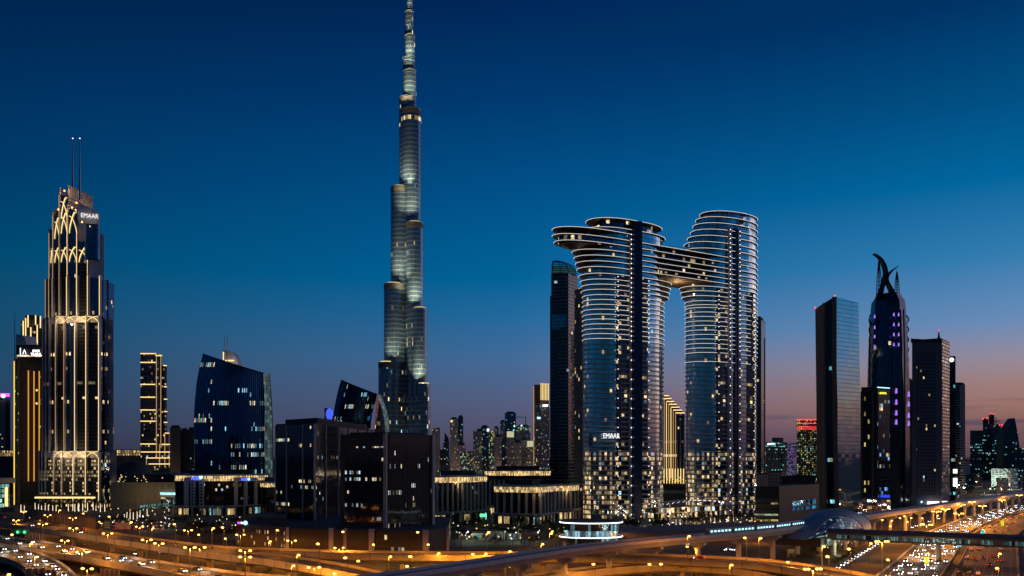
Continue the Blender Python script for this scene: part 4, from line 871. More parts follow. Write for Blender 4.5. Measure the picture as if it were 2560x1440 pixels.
for side, us, v0, v1, n in ((0, (2176, 2184), 780, 960, 7), (1, (2256, 2264), 780, 960, 7), (1, (2264, 2274), 970, 1070, 5)):
    m = MB()
    for i in range(n):
        v = v0+(v1-v0)*i/n; h = (v1-v0)/n
        bow = -1 if side == 0 else 1
        m.tube([(X((us[0] if side == 0 else us[1])+(0 if k in (0, 6) else bow*5*math.sin(k/6*math.pi)), D+18), D+18-2*math.sin(k/6*math.pi), Z(v+h*k/6, D)) for k in range(7)], .8, 5)
    m.build('bow_bracket', M_['dark'], r)
for u, vs in ((2187, (791, 818, 841, 866)), (2235, (786, 811, 836, 861)), (2247, (786, 811, 836, 861)), (2241, (977, 1005, 1032, 1055)), (2272, (985, 1010, 1038, 1058))):
    for v in vs:
        m = MB(); dd = D-1; h = 4.2 if v < 900 else 6.5; w_ = 1.5 if v < 900 else 2.4
        x, z = X(u, dd), Z(v, dd); m.face([(x-w_*.2, dd, z+h*.4), (x-w_/2, dd, z-h*.4), (x+w_/2, dd, z-h*.4), (x+w_*.35, dd, z+h*.4)][::-1]); m.face([(x-w_*.2, dd+.8, z+h*.4), (x-w_/2, dd+.8, z-h*.4), (x+w_/2, dd+.8, z-h*.4), (x+w_*.35, dd+.8, z+h*.4)]); m.build('violet_light', M_['g_purple'], r)

# hotel with yellow lettering
F_SO = facade('hotel_glass', 2.6, 3.8, glass=(.07, .09, .12), frame=(.02, .02, .02), mx=.03, my=.08, lit=.10, es=1.3, coolp=.45, cool=(.2, .5, 1), seed=94)
F_SO2 = facade('hotel_slot', 3.4, 7.6, glass=(.012, .012, .014), frame=(.01, .01, .012), mx=.3, my=.35, lit=.4, es=.9, warm=(1, .75, .2), coolp=0, seed=95, metal=.3, rough=.4, tilt=0)
D = 880; pl = corner_plan(2153, 2193, 2224, D, D+6, D+10); r, z1 = tower('hotel_tower', 'mid-height hotel with yellow rooftop lettering, grey frame and dark slot', 'hotel', pl, 970, D, M_['brown_dark'], 0, False)
panel(r, pl[1], pl[2], .03, 1, 3, z1-1, F_SO, .3); panel(r, pl[0], pl[1], .12, .62, 18, Z(985, D), F_SO2, .3)
mull(r, pl[0], pl[1], (.03, .72), 3, z1-3, 2.2, 'stone_brown'); m = MB(); m.prism([P(2153, D-1), P(2188, D-1), P(2188, D+3), P(2153, D+3)], Z(972, D)-3, Z(968, D)); m.build('beam', M_['brown'], r)
m = MB(); m.tube([(*P(2194, D-1), z1+.6), (*P(2224, D+9), z1+.6)], .45, 5); m.build('roof_light', M_['g_cyan'], r)
text(r, 'SOFITEL', 2.7, (X(2210.5, D-1), D+1.5, Z(985, D)), .3, M_['g_yellow'], 'sign_lettering', .15, .88, .07)
m = MB(); m.box(X(2212, D), D-.5, Z(1250, D), 9, .5, 5); m.build('blue_lights', mat('blue_wall', (.01, .01, .05), .4, emit=(.03, .08, 1), es=.9), r)
# street level mirror building left of it
pl = [P(2132, 800), P(2226, 790), P(2226, 840), P(2132, 850)]
r, z1 = tower('low_mirror_block', 'low wedge-shaped mirror glass block below the yellow lettered hotel', 'building', pl, 1250, 790, facade('mirror', 4, 3, glass=(.4, .4, .42), frame=(.1, .1, .1), mx=.03, my=.05, lit=.12, es=1.2, tilt=.08, seed=96), 0, False)

# gridded tower
F_GD = facade('grid_tower', 3.0, 3.7, glass=(.025, .03, .04), frame=(.19, .16, .18), mx=.27, my=.25, lit=.035, es=1.6, warm=(1, .75, .3), coolp=.12, seed=97, metal=.4, rough=.3, frough=.8, tilt=0)
D = 960; pl = corner_plan(2280, 2354, 2374, D, D, D+32); r, z1 = tower('grid_tower', 'plain dark tower with a grid of small windows and a slim roof spire', 'skyscraper', pl, 856, D, mat('grid_stone', (.19, .16, .18), .8), 0, False)
panel(r, pl[0], pl[1], .16, .84, 12, Z(880, D), F_GD, .3); panel(r, pl[1], pl[2], .08, .95, 12, Z(850, D), facade('grid_balcony', 3, 3.7, glass=(.05, .05, .06), frame=(.20, .16, .16), mx=.2, my=.3, lit=.12, es=1.2, coolp=.2, seed=98, tilt=0), .3)
m = MB(); m.prism([pl[0], pl[1], (pl[1][0], pl[1][1]+3), (pl[0][0], pl[0][1]+3)], z1, [Z(850, D), Z(845, D)]*2, poly1=None); m.prism([pl[1], pl[2], (pl[2][0]-2, pl[2][1]), (pl[1][0]-2, pl[1][1])], z1, Z(846, D)); m.build('roof_frame', M_['brown'], r)
m = MB(); m.tube([(X(2347, D+15), D+15, Z(846, D)), (X(2347, D+15), D+15, Z(822, D))], 1.8, 8, r1=.3); s_ = m.build('spire', M_['dark'], r); m = MB(); m.ball((X(2347, D+15), D+15, Z(821, D)), .7, 1, 6); m.build('beacon', M_['g_red'], s_)
for u, k, w_ in ((2333, 'g_sign', 14), (2362, 'g_sign', 6)): sign_box(r, u, 1258 if w_ > 10 else 1257, D-4, w_*.9, 3.6, M_[k], 'lit_shopfront')
sign_box(r, 2304, 1255, D-3, 1.6, 2, M_['g_cyan'], 'lit_shopfront')
D = 1060; pl = flat_plan(2373, 2389, D, 18); r, z1 = tower('slender_tower', 'slender tower with a glaring white round sign behind the gridded tower', 'tower block', pl, 890, D, F_H1D, 0, False)
m = MB(); m.ball((X(2379, D-1.5), D-1.5, Z(900, D)), 2.6, 1, 10); m.build('round_sign', M_['g_sign'], r)
D = 1300; pl = [P(2386, D), P(2400, D-4), P(2413, D), P(2413, D+18), P(2386, D+18)]; r, z1 = tower('rounded_tower', 'bluish tower with rounded top edges right of the slender tower', 'tower block', pl, 963, D, facade('blue_band', 3, 3.6, glass=(.05, .09, .13), frame=(.18, .18, .2), mx=.03, my=.3, lit=.04, coolp=.8, es=1.2, seed=99))
D = 1330; pl = flat_plan(2262, 2283, D, 20); tower('background_slab', 'pale bluish slab between the crescent tower and the gridded tower', 'tower block', pl, 952, D, F_LN)
# lit billboards
for v0, v1, lb in ((1173, 1183, 'small white lit billboard above the larger one by the gridded tower'), (1195, 1216, 'tall white lit billboard on a pole right of the gridded tower')):
    D = 1050; bb = thing('billboard', lb, 'billboard', (X(2388, D), D, 0)); m = MB(); m.box(X(2388, D), D, Z(v1, D), 4.6, .6, Z(v0, D)-Z(v1, D)); m.build('lit_panel', M_['g_sign'], bb); m = MB(); m.tube([(X(2388, D), D+.6, 0), (X(2388, D), D+.6, Z(v1, D)+.5)], .4); m.build('post', M_['pole'], bb)

# far right cluster
F_FR = facade('far_teal', 3.4, 3.6, glass=(.07, .14, .17), frame=(.05, .08, .09), mx=.16, my=.3, lit=.04, es=1.1, warm=(.6, 1, .7), cool=(.25, .9, 1), coolp=.75, rowp=.15, rowb=8, seed=101)
D = 2200
tower('far_office_block', 'wide dark teal office block at the far right, top slanting left', 'tower block', flat_plan(2425, 2480, D, 60), 1076, D, F_FR, 0, False)
r, z1 = tower('far_tower_under_construction', 'far tower with cranes and red beacons above the teal office block', 'tower block', flat_plan(2457, 2502, D+60, 50), 1060, D+60, F_FR, 0, False)
for u0, u1, v in ((2472, 2486, 1036), (2457, 2471, 1046)): m = MB(); m.prism(flat_plan(u0, u1, D+62, 40), z1, Z(v, D+62)); m.build('core', M_['brown_dark'], r)
for u0, v0, u1, v1 in ((2490, 1062, 2490, 1040), (2483, 1052, 2500, 1050), (2476, 1040, 2476, 1032)): m = MB(); m.tube([(X(u0, D+50), D+50, Z(v0, D)), (X(u1, D+50), D+50, Z(v1, D))], 1.1, 4); m.build('crane', M_['pole'], r)
m = MB()
for u, v in ((2458, 1045), (2468, 1044), (2476, 1032), (2484, 1033), (2499, 1061), (2505, 1061)): m.ball((X(u, D+40), D+40, Z(v, D)), 1.9, 1, 6)
m.build('beacons', M_['g_red'], r)
D = 2150; r = thing('sail_tower', 'far sail-shaped glass tower with dotted lights near the right edge', 'skyscraper', (X(2530, D), D+20, 0))
q = [(2508, 1200), (2508, 1085)]+[(2508+29*math.sin(a), 1085-40*math.sin(a)) for a in (.3, .6, .9, 1.2)]+[(2537, 1045), (2544, 1080), (2552, 1140), (2555, 1200)]
m = MB(); fr = [(X(u, D), D, Z(v, D)) for u, v in q]; bk_ = [(p[0], p[1]+30, p[2]) for p in fr]; m.face(fr, [(p[0], p[2]) for p in fr]); m.face(bk_[::-1]); m.grid([fr, bk_], smooth=False, closed=True); m.build('shaft', F_FR, r)
tower('far_office_block', 'far tower with curved edge cut by the right border', 'tower block', flat_plan(2530, 2590, 1900, 60), 1120, 1900, F_FR, 0, False)
D = 1540; F_WB = facade('white_block', 6, 3.8, glass=(.02, .04, .04), frame=(.36, .38, .36), mx=.2, my=.35, lit=.25, es=.7, warm=(.6, .9, .8), coolp=.5, seed=102, metal=0, rough=.4, frough=.8, tilt=0)
r, z1 = tower('white_apartment_block', 'pale boxy apartment block with short window rows at the far right', 'apartment block', corner_plan(2478, 2520, 2545, D, D+4, D+20), 1172, D, F_WB)
light('wash', r, (X(2510, D-25), D-25, 15), 6e4, (.75, 1, .85), 2)
tower('low_dark_block', 'low dark block left of the pale apartment block', 'building', flat_plan(2392, 2438, 1500, 40), 1186, 1500, F_FR, 0, False)

# buildings between the twin towers and the folded tower
D = 1800; F_LED = facade('led_wall', 2.2, 3, glass=(.02, .02, .05), frame=(.02, .02, .05), mx=.15, my=.4, lit=1.0, es=.7, warm=(.45, .5, 1), cool=(.7, .35, 1), coolp=.5, seed=103)
tower('led_building', 'building covered by a violet-blue LED wall left of the red-topped block', 'building', flat_plan(1967, 1996, D, 30), 1107, D, F_LED, 0, False)
r, z1 = tower('red_topped_block', 'green-gold lit tower block with red glowing top lines left of the folded tower', 'tower block', flat_plan(1992, 2042, 1600, 30), 1050, 1600, facade('green_rooms', 3.4, 3.6, glass=(.03, .04, .03), frame=(.05, .06, .05), mx=.25, my=.3, lit=.5, es=.8, warm=(.9, .8, .2), cool=(.4, .9, .7), coolp=.3, seed=104), 0, False)
for v, s_ in ((1050, 1), (1059, .6), (1068, .6), (1073, .6)): m = MB(); m.box(X(2017, 1597), 1597, Z(v, 1597), 35, 1, 1.3 if s_ == 1 else .7); m.build('red_light_line', M_['g_red'], r)
for u0, u1, v, D, lb in ((1914, 1944, 1105, 2000, 'dark teal block with small white signs right of the twin towers'), (1930, 1958, 1094, 2060, 'taller dark block behind the one with white signs'), (1956, 1970, 1106, 2050, 'narrow dark slab left of the LED wall')):
    r, z1 = tower('distant_block', lb, 'tower block', flat_plan(u0, u1, D, 50), v, D, F_FR, 0, False)
    if u0 == 1914: sign_box(r, 1924, 1110, D-2, 9, 3.4, M_['g_sign']); sign_box(r, 1934, 1110, D-2, 7, 3.4, M_['g_cyan'])
F_LOW = facade('beige_low', 5, 4, glass=(.03, .03, .035), frame=(.30, .25, .23), mx=.3, my=.3, lit=.05, es=1, seed=105, metal=0, rough=.4, frough=.85, tilt=0)
F_CP = facade('car_park', 12, 4.4, glass=(.03, .03, .02), frame=(.10, .085, .075), mx=0, my=.5, lit=.7, es=.9, warm=(.95, .75, .2), cool=(.6, .85, .5), coolp=.4, seed=106, metal=0, rough=.6, frough=.8, tilt=0, zb=24, zboost=.0)
for u0, uc, u1, v, D, mt, lb in ((1888, 1890, 1925, 1186, 1180, F_LOW, 'small pinkish low-rise with square windows right behind the twin towers'), (1920, 1922, 1955, 1181, 1120, F_LOW, 'pale building with tall columns beside the pinkish low-rise'), (1950, 1955, 2040, 1192, 1100, M_['brown'], 'long low brown roofline in front of the red-topped block'),
                                ):
    tower('low_rise', lb, 'building', corner_plan(u0, uc, u1, D, D+5, D+10), v, D, mt, 0, True, 2)
pl = corner_plan(1888, 1948, 2048, 690, 695, 760); r, z1 = tower('car_park', 'dark multi-storey car park with yellow-green lit decks beside the twin towers', 'car park', pl, 1216, 690, M_['brown_dark'], 0, False); panel(r, pl[0], pl[1], 0, .95, 2, Z(1245, 690), F_CP, .3)
panel(r, pl[1], pl[2], .3, .9, 9, 17, facade('blue_truss', 5, 6, glass=(.02, .06, .12), frame=(.02, .03, .05), mx=.08, my=.12, lit=.9, es=.5, warm=(.1, .35, 1), cool=(.1, .6, 1), coolp=.5, seed=107), .3)

# far skyline between the needle and the dark high-rise
F_SK = [facade('skyline_a', 2.6, 3.3, glass=(.03, .045, .055), frame=(.34, .33, .34), mx=.28, my=.35, lit=.13, es=1.3, warm=(1, .78, .35), cool=(.35, .9, .95), coolp=.3, seed=111, tilt=0),
        facade('skyline_b', 2.8, 3.3, glass=(.03, .04, .06), frame=(.48, .44, .43), mx=.3, my=.3, lit=.12, es=1.3, warm=(1, .75, .35), coolp=.2, seed=112, tilt=0, metal=.3),
        facade('skyline_c', 2.8, 3.4, glass=(.10, .18, .22), frame=(.08, .10, .12), mx=.1, my=.15, lit=.06, es=1.2, cool=(.3, .9, 1), coolp=.5, seed=113),
        facade('skyline_d', 2.6, 3.4, glass=(.06, .06, .05), frame=(.30, .27, .24), mx=.2, my=.25, lit=.4, es=1.2, warm=(.95, .85, .3), cool=(.3, .9, .9), coolp=.35, seed=114, tilt=0)]
SK = [(1079, 1090, 1071, 1700, 1, 'slim pale apartment tower right beside the foot of the supertall'), (1090, 1100, 1069, 1720, 1, 'second slim tower from the foot of the supertall'),
      (1108, 1123, 1102, 2300, 2, 'dark blue tower with a pointed sail top'), (1125, 1145, 1048, 2100, 1, 'pale tower with a white lamp on its top left corner'), (1145, 1158, 1043, 2120, 2, 'bluish taller half behind the pale lamp-topped tower'),
      (1100, 1108, 1123, 2400, 2, 'lowest dark block of the skyline beside the sail-topped tower'), (1145, 1164, 1112, 1900, 1, 'pale stepped block at the foot of the lamp-topped tower'), (1150, 1183, 1128, 1850, 3, 'teal and yellow brightly lit low tower'),
      (1183, 1193, 1077, 2300, 0, 'thin dark tower left of the flat-roofed pair'), (1190, 1206, 1077, 2050, 0, 'left of the flat-roofed pair of dark towers'), (1202, 1222, 1068, 2080, 2, 'tower with a small white roof sign'),
      (1222, 1238, 1078, 2000, 3, 'yellowish lit tower right of the white roof sign'), (1234, 1247, 1070, 2250, 0, 'dark tower top behind the yellowish lit tower'), (1237, 1256, 1092, 1950, 1, 'pale ribbed tower in the middle of the skyline'),
      (1250, 1263, 1054, 2450, 0, 'left shoulder of the tall unfinished tower'), (1262, 1290, 1033, 2460, 2, 'tallest unfinished tower of the far skyline'), (1254, 1268, 1099, 1900, 2, 'dark glass tower under the unfinished towers'), (1290, 1326, 1066, 2350, 0, 'unfinished tower with white work lights and a crane'),
      (1266, 1286, 1094, 1880, 1, 'tower with a glowing square cap'), (1286, 1304, 1106, 1860, 1, 'pale tower right of the glowing square cap'), (1302, 1319, 1100, 1900, 1, 'dotted-window tower left of the second glowing cap'), (1317, 1334, 1118, 1870, 0, 'low dark tower topped by the second glowing cap')]
for u0, u1, v, D, k, lb in SK:
    r, z1 = tower('skyline_tower', lb, 'tower block', flat_plan(u0, u1, D, 30), v, D, F_SK[k], 0, k < 3 and u1-u0 > 12, 5, group=None)
    if 'sail top' in lb: m = MB(); d0, d1 = D, D+8; m.prism([P(1111, D), P(1122, D), P(1122, D+9), P(1111, D+9)], z1, [Z(1080, D), Z(1096, D)]*1+[Z(1096, D), Z(1080, D)], poly1=[P(1111.5, D), P(1122, D), P(1122, D+9), P(1111.5, D+9)]); m.build('sail_top', M_['navy'], r)
    if 'lamp on its' in lb: m = MB(); m.ball((X(1129, D-2), D-2, Z(1053, D)), 2.6, 1, 6); m.build('corner_lamp', M_['g_warm'], r)
    if 'white roof sign' in lb: sign_box(r, 1220, 1075, D-3, 4.5, 5.5, M_['g_sign'])
    if 'glowing' in lb and 'right of' not in lb and 'left of' not in lb: c_ = (u0+u1)/2; m = MB(); m.box(X(c_, D-1), D+8, z1+.2, X(u1, D)-X(u0, D)-2, 16, 13); m.build('glowing_cap', mat('cap', (.3, .3, .2), .7, emit=(.95, .9, .55), es=.55), r)
    if 'work lights' in lb:
        for u, v_, s_ in ((1286, 1066, 2.4), (1304, 1065, 2.6), (1284, 1076, 1.6)): m = MB(); m.ball((X(u, D-25), D-25, Z(v_, D)), s_, 1, 6); m.build('work_light', M_['g_cyan'], r)
        m = MB(); m.tube([(X(1314, D), D, Z(1066, D)), (X(1314, D), D, Z(1043, D))], 1, 4); m.tube([(X(1290, D), D, Z(1043, D)), (X(1316, D), D, Z(1043, D))], .8, 4); m.build('crane', M_['pole'], r)
        panel(r, P(1290, D), P(1326, D), 0, 1, z1-11, z1-2, F_SK[3], .5, 'lit_floors')
# tower with glowing vertical crown
D = 1600; F_CW = F_SK[1]
r, z1 = tower('lined_crown_tower', 'pale apartment tower whose crown glows in upright white lines, left of the dark high-rise', 'skyscraper', corner_plan(1334, 1350, 1374, D, D+8, D+12), 1008, D, facade('crown_tower', 2.6, 3.3, glass=(.03, .05, .07), frame=(.24, .22, .22), mx=.26, my=.3, lit=.12, es=1.2, warm=(1, .78, .4), cool=(.35, .85, 1), coolp=.4, seed=115, tilt=0), 0, False)
m = MB(); m.prism(corner_plan(1335, 1351, 1372, D+1, D+8, D+12), z1, Z(961, D)); m.build('crown', M_['tan'], r)
m = MB()
for i in range(6): dd = D-1+i*1.5; m.box(X(1352.5+i*3.7, dd), dd, Z(1000, D), 1.1, .7, Z(958, D)-Z(1000, D))
m.build('crown_lines', M_['g_warm'], r)
m = MB(); m.box(X(1343, D), D+2, Z(990, D), 7, 2, Z(962, D)-Z(990, D)); m.build('crown_panel', M_['tan'], r)
m = MB(); m.box(X(1334.5, D), D+6, 20, .9, .9, Z(965, D)-20); m.build('edge_light', M_['g_dimgold'], r)
sign_box(r, 1363, 1014, D-2, 9, 3.6, M_['g_sign']); sign_box(r, 1347, 1045, D-2, 6, 3.2, M_['g_cyan'])

# low buildings on the plain between the big blocks
k = 0
for i in range(46):
    D = R.uniform(1250, 2700); u = R.choice((R.uniform(20, 1480), R.uniform(1920, 2560)))
    w_ = R.uniform(14, 34); vt = HZ+(HC-R.uniform(9, 26))*F/D
    tower('low_rise', 'low dark building among the scattered blocks on the far city plain', 'building', flat_plan(u, u+w_, D, 25), vt, D, R.choice(F_SK[:3]), 0, False, group='low buildings on the far city plain')
# ================================================================== ROADS, RAIL, STREET THINGS
def strip(name, L_, R_, z, m_, **k):
    m = MB(); m.grid([[(*a[:2], z), (*b[:2], z)] for a, b in zip(L_, R_)], smooth=False); return m.build(name, m_, None, **k)
def off_path(pts, o):
    out = []
    for i, p in enumerate(pts):
        a, b = pts[max(i-1, 0)], pts[min(i+1, len(pts)-1)]; l = math.hypot(b[0]-a[0], b[1]-a[1]); out.append((p[0]+(b[1]-a[1])/l*o, p[1]-(b[0]-a[0])/l*o))
    return out
def pos_at(pts, d):
    for a, b in zip(pts, pts[1:]):
        l = math.hypot(b[0]-a[0], b[1]-a[1])
        if d <= l: return (a[0]+(b[0]-a[0])*d/l, a[1]+(b[1]-a[1])*d/l, math.atan2(b[1]-a[1], b[0]-a[0]))
        d -= l
    return (*pts[-1][:2], math.atan2(b[1]-a[1], b[0]-a[0]))
def plen(pts): return sum(math.hypot(b[0]-a[0], b[1]-a[1]) for a, b in zip(pts, pts[1:]))
DECKS = []
def inpoly(p, poly):
    c = False; n = len(poly)
    for i in range(n):
        a, b = poly[i], poly[i-1]
        if (a[1] > p[1]) != (b[1] > p[1]) and p[0] < (b[0]-a[0])*(p[1]-a[1])/(b[1]-a[1])+a[0]: c = not c
    return c
def deck(label, far, near, z, n=60, thick=1.7, piers=6, railh=1.1, phase=.5, lanes=2, name='flyover'):
    fa = [G(u, v, z+railh) for u, v in far]; ne = [G(u, v, z+railh) for u, v in near]
    fa = [p[:2] for p in lerp_path([p[:2] for p in fa], n)]; ne = [p[:2] for p in lerp_path([p[:2] for p in ne], n)]
    mid = [((a[0]+b[0])/2, (a[1]+b[1])/2) for a, b in zip(fa, ne)]
    r = thing(name, label, 'flyover', (mid[n//2][0], mid[n//2][1], 0))
    m = MB(); m.grid([[(*a, z), (*b, z)] for a, b in zip(fa, ne)], smooth=False)
    m.grid([[(*b, z), (*b, z-thick)] for b in ne], smooth=False); m.grid([[(*a, z-thick), (*a, z)] for a in fa], smooth=False)
    ni = [(b[0]+(a[0]-b[0])*.12, b[1]+(a[1]-b[1])*.12) for a, b in zip(fa, ne)]; fi = [(a[0]+(b[0]-a[0])*.12, a[1]+(b[1]-a[1])*.12) for a, b in zip(fa, ne)]
    m.grid([[(*b, z-thick), (*c, z-thick-.9)] for b, c in zip(ne, ni)], smooth=False); m.grid([[(*b, z-thick-.9), (*c, z-thick-.9)] for b, c in zip(ni, fi)], smooth=False)
    m.grid([[(*c, z-thick-.9), (*a, z-thick)] for c, a in zip(fi, fa)], smooth=False); m.build('deck', M_['road_concrete'], r)
    def ins(a, b, d): l = math.hypot(b[0]-a[0], b[1]-a[1]); return (a[0]+(b[0]-a[0])*d/l, a[1]+(b[1]-a[1])*d/l)
    m = MB(); m.grid([[(*ins(a, b, .6), z+.02), (*ins(b, a, .6), z+.02)] for a, b in zip(fa, ne)], smooth=False); m.build('road_surface', M_['asphalt'], r)
    for e, o in ((fa, ne), (ne, fa)):
        i_ = [ins(a, b, .35) for a, b in zip(e, o)]; m = MB()
        m.grid([[(*p, z), (*p, z+railh), (*q, z+railh), (*q, z)] for p, q in zip(e, i_)], smooth=False); m.build('parapet', M_['road_concrete'], r)
    m = MB()
    for k in range(1, lanes):
        t = k/lanes
        for i in range(0, n, 2 if lanes > 2 else 3):
            c0 = [fa[i][q]+(ne[i][q]-fa[i][q])*t for q in (0, 1)]; c1 = [fa[i+1][q]+(ne[i+1][q]-fa[i+1][q])*t for q in (0, 1)]
            e = off_path([c0, c1], .12); m.face([(*c0, z+.03), (*c1, z+.03), (*e[1], z+.03), (*e[0], z+.03)])
    for e, o in ((fa, ne), (ne, fa)):
        A_ = [ins(a, b, 1.0) for a, b in zip(e, o)]; B_ = [ins(a, b, 1.22) for a, b in zip(e, o)]; m.grid([[(*p, z+.03), (*q, z+.03)] for p, q in zip(A_, B_)], smooth=False)
    m.build('lane_markings', M_['mark'], r)
    m = MB()
    for i in range(3, n, max(3, n//14)):
        q = off_path([fa[i], ne[i]], .22); m.face([(*fa[i], z+.035), (*ne[i], z+.035), (*q[1], z+.035), (*q[0], z+.035)]); q2 = [ins(ne[i], fa[i], -.03), ins(q[1], q[0], -.03)]; m.face([(*q2[0], z+railh), (*q2[1], z+railh), (*q2[1], z-thick), (*q2[0], z-thick)])
    m.build('expansion_joints', M_['dark'], r)
    for k in range(piers):
        i = int((k+phase)/piers*n); a, b = fa[i], ne[i]; w_ = math.hypot(a[0]-b[0], a[1]-b[1]); rot = math.atan2(a[1]-b[1], a[0]-b[0]); c = mid[i]
        m = MB(); m.box(c[0], c[1], 0, min(w_*.35, 4.5), 2.0, z-thick-2.2, rot)
        q0 = min(w_*.35, 4.5)/2; q1 = w_*.42; cs, sn = math.cos(rot), math.sin(rot)
        f = lambda x, y: (c[0]+cs*x-sn*y, c[1]+sn*x+cs*y)
        m.prism([f(-q0, -1), f(q0, -1), f(q0, 1), f(-q0, 1)], z-thick-2.2, z-thick-.9, poly1=[f(-q1, -1), f(q1, -1), f(q1, 1), f(-q1, 1)]); m.build('pier', M_['road_concrete'], r)
    DECKS.append((fa+ne[::-1], z)); return r, fa, ne, mid
d1 = deck('main flyover sweeping from the left edge down across the foot of the brown podium', [(-150, 1262), (0, 1287), (200, 1317), (360, 1341), (520, 1361), (640, 1369)], [(-150, 1280), (0, 1306), (200, 1334), (340, 1356), (480, 1376), (622, 1391)], 8, 60, piers=9, lanes=4)
d2 = deck('straight far flyover branch running flat in front of the brown podium', [(640, 1368), (820, 1374), (1000, 1377), (1300, 1378.5), (1600, 1383), (1900, 1396), (2110, 1423), (2260, 1455)], [(650, 1379), (820, 1382), (1000, 1385), (1300, 1388), (1600, 1392), (1880, 1406), (2060, 1436), (2200, 1472)], 8, 90, piers=12, lanes=2)
d3 = deck('near flyover branch peeling off and dropping to the bottom edge', [(600, 1377), (690, 1384), (790, 1397), (900, 1416), (1000, 1438), (1080, 1460)], [(560, 1386), (640, 1394), (735, 1408), (830, 1424), (907, 1439), (980, 1460)], 7.9, 50, piers=5, lanes=3, phase=.7)
d4 = deck('lower highway bridge with white headlights at the bottom left', [(-150, 1325), (0, 1338), (118, 1353), (223, 1373), (325, 1390), (520, 1418), (622, 1431), (764, 1443), (900, 1462)], [(-150, 1342), (0, 1358), (85, 1373), (150, 1383), (223, 1394), (406, 1426), (467, 1439), (560, 1458), (640, 1480)], 5, 70, piers=7, lanes=4)
d5 = deck('curving ramp at the bottom left corner', [(-120, 1350), (0, 1362), (77, 1373), (142, 1399), (178, 1423), (205, 1452)], [(-120, 1374), (-30, 1385), (30, 1399), (66, 1420), (88, 1440), (104, 1465)], 4.5, 40, piers=3, lanes=3)
d6 = deck('low arching flyover in the bottom centre behind the rail pillars', [(1180, 1468), (1300, 1438), (1440, 1419), (1549, 1408), (1681, 1402), (1812, 1407), (1930, 1420), (2050, 1444), (2130, 1470)], [(1230, 1482), (1340, 1448), (1450, 1429), (1556, 1417), (1681, 1411), (1800, 1417), (1900, 1431), (1990, 1452), (2060, 1476)], 5, 80, piers=8, lanes=2)
# ground roads (long sheets)
def groad(pts, z=.02, m_='asphalt', name='road'):
    a = lerp_path([G(u, v)[:2] for u, v, _ in pts], 40); b = lerp_path([G(u, v2)[:2] for u, _, v2 in pts], 40); return strip(name, a, b, z, M_[m_], kind='structure')
groad([(-200, 1292, 1300), (100, 1302, 1312), (300, 1330, 1340), (480, 1352, 1358), (600, 1357, 1364), (720, 1380, 1392)])
groad([(520, 1442, 1470), (760, 1420, 1436), (1000, 1412, 1424), (1300, 1404, 1413), (1560, 1396, 1404), (1800, 1389, 1397), (2050, 1384, 1391)], .03)
groad([(900, 1470, 1500), (1200, 1433, 1450), (1450, 1421, 1434), (1700, 1417, 1428), (1950, 1425, 1440)], .04)
groad([(1120, 1352, 1356), (1180, 1355, 1360), (1250, 1356, 1361), (1320, 1352, 1357), (1390, 1344, 1348)], .02)
groad([(1900, 1372, 1380), (2000, 1366, 1374), (2120, 1354, 1362), (2260, 1334, 1341), (2400, 1302, 1306)], .03)
def patch(pts, m_, z, name='grass', kind='structure'):
    m = MB(); m.face([(*G(u, v)[:2], z) for u, v in reversed(pts)]); return m.build(name, M_[m_], None, kind=kind)
def ovalpx(u, v, a, b, n=26): return [(u+a*math.cos(2*math.pi*i/n), v-b*math.sin(2*math.pi*i/n)) for i in range(n)]
for u, v, a, b in ((1080, 1402, 70, 6), (1000, 1412, 90, 5), (1345, 1397, 90, 5), (1600, 1399, 60, 3), (1760, 1432, 70, 5), (1900, 1372, 60, 4), (780, 1398, 60, 6), (660, 1407, 50, 7), (1240, 1367, 60, 5), (1390, 1370, 60, 5), (540, 1352, 50, 4), (2060, 1400, 70, 7), (330, 1385, 60, 6), (560, 1400, 50, 5)):
    patch(ovalpx(u, v, a, b), 'grass', .09+R.random()*.05)
# the big highway on the right
HW = lerp_path([(30, 150), (70, 235), (112, 302), (162, 384), (228, 500), (294, 616), (446, 833), (700, 1150), (1100, 1600), (1700, 2200)], 90)
strip('highway', off_path(HW, -3), off_path(HW, 21), .06, M_['asphalt'], kind='structure')
strip('highway', off_path(HW, 25), off_path(HW, 50), .06, M_['asphalt'], kind='structure')
strip('frontage_road', off_path(HW, 58), off_path(HW, 70), .05, M_['asphalt'], kind='structure')
FR = off_path(HW, -22); strip('frontage_road', off_path(FR, -4), off_path(FR, 5), .05, M_['asphalt'], kind='structure')
for i, (a, b) in enumerate(((-3, -2.6), (20.6, 21), (25, 25.4), (49.6, 50))):
    m = MB(); L_, R_ = off_path(HW, a), off_path(HW, b); m.grid([[(*p, .06), (*p, .95), (*q, .95), (*q, .06)] for p, q in zip(L_, R_)], smooth=False)
    if i in (0, 3, 1, 2): tag(m.build('crash_barrier', M_['road_concrete'], None), 'low concrete barrier along the %s of the highway' % ['far left edge', 'left side of the median', 'right side of the median', 'right edge'][i], 'barrier')
m = MB()
for o in (3.6, 7.1, 10.6, 14.1, 17.4, 28.8, 32.4, 36, 39.6, 43.2, 46.6):
    pts = off_path(HW, o); L_ = plen(pts); d = 120
    while d < 1200:
        x, y, a = pos_at(pts, d); x2, y2, _ = pos_at(pts, d+4); nx, ny = -math.sin(a)*.1, math.cos(a)*.1
        m.face([(x-nx, y-ny, .085), (x2-nx, y2-ny, .085), (x2+nx, y2+ny, .085), (x+nx, y+ny, .085)]); d += 11
for o in (.6, 20.2, 25.8, 49.2):
    A, B = off_path(HW, o-.09), off_path(HW, o+.09); m.grid([[(*p, .085), (*q, .085)] for p, q in zip(A, B)], smooth=False)
m.build('road_markings', M_['mark'], None, kind='structure')

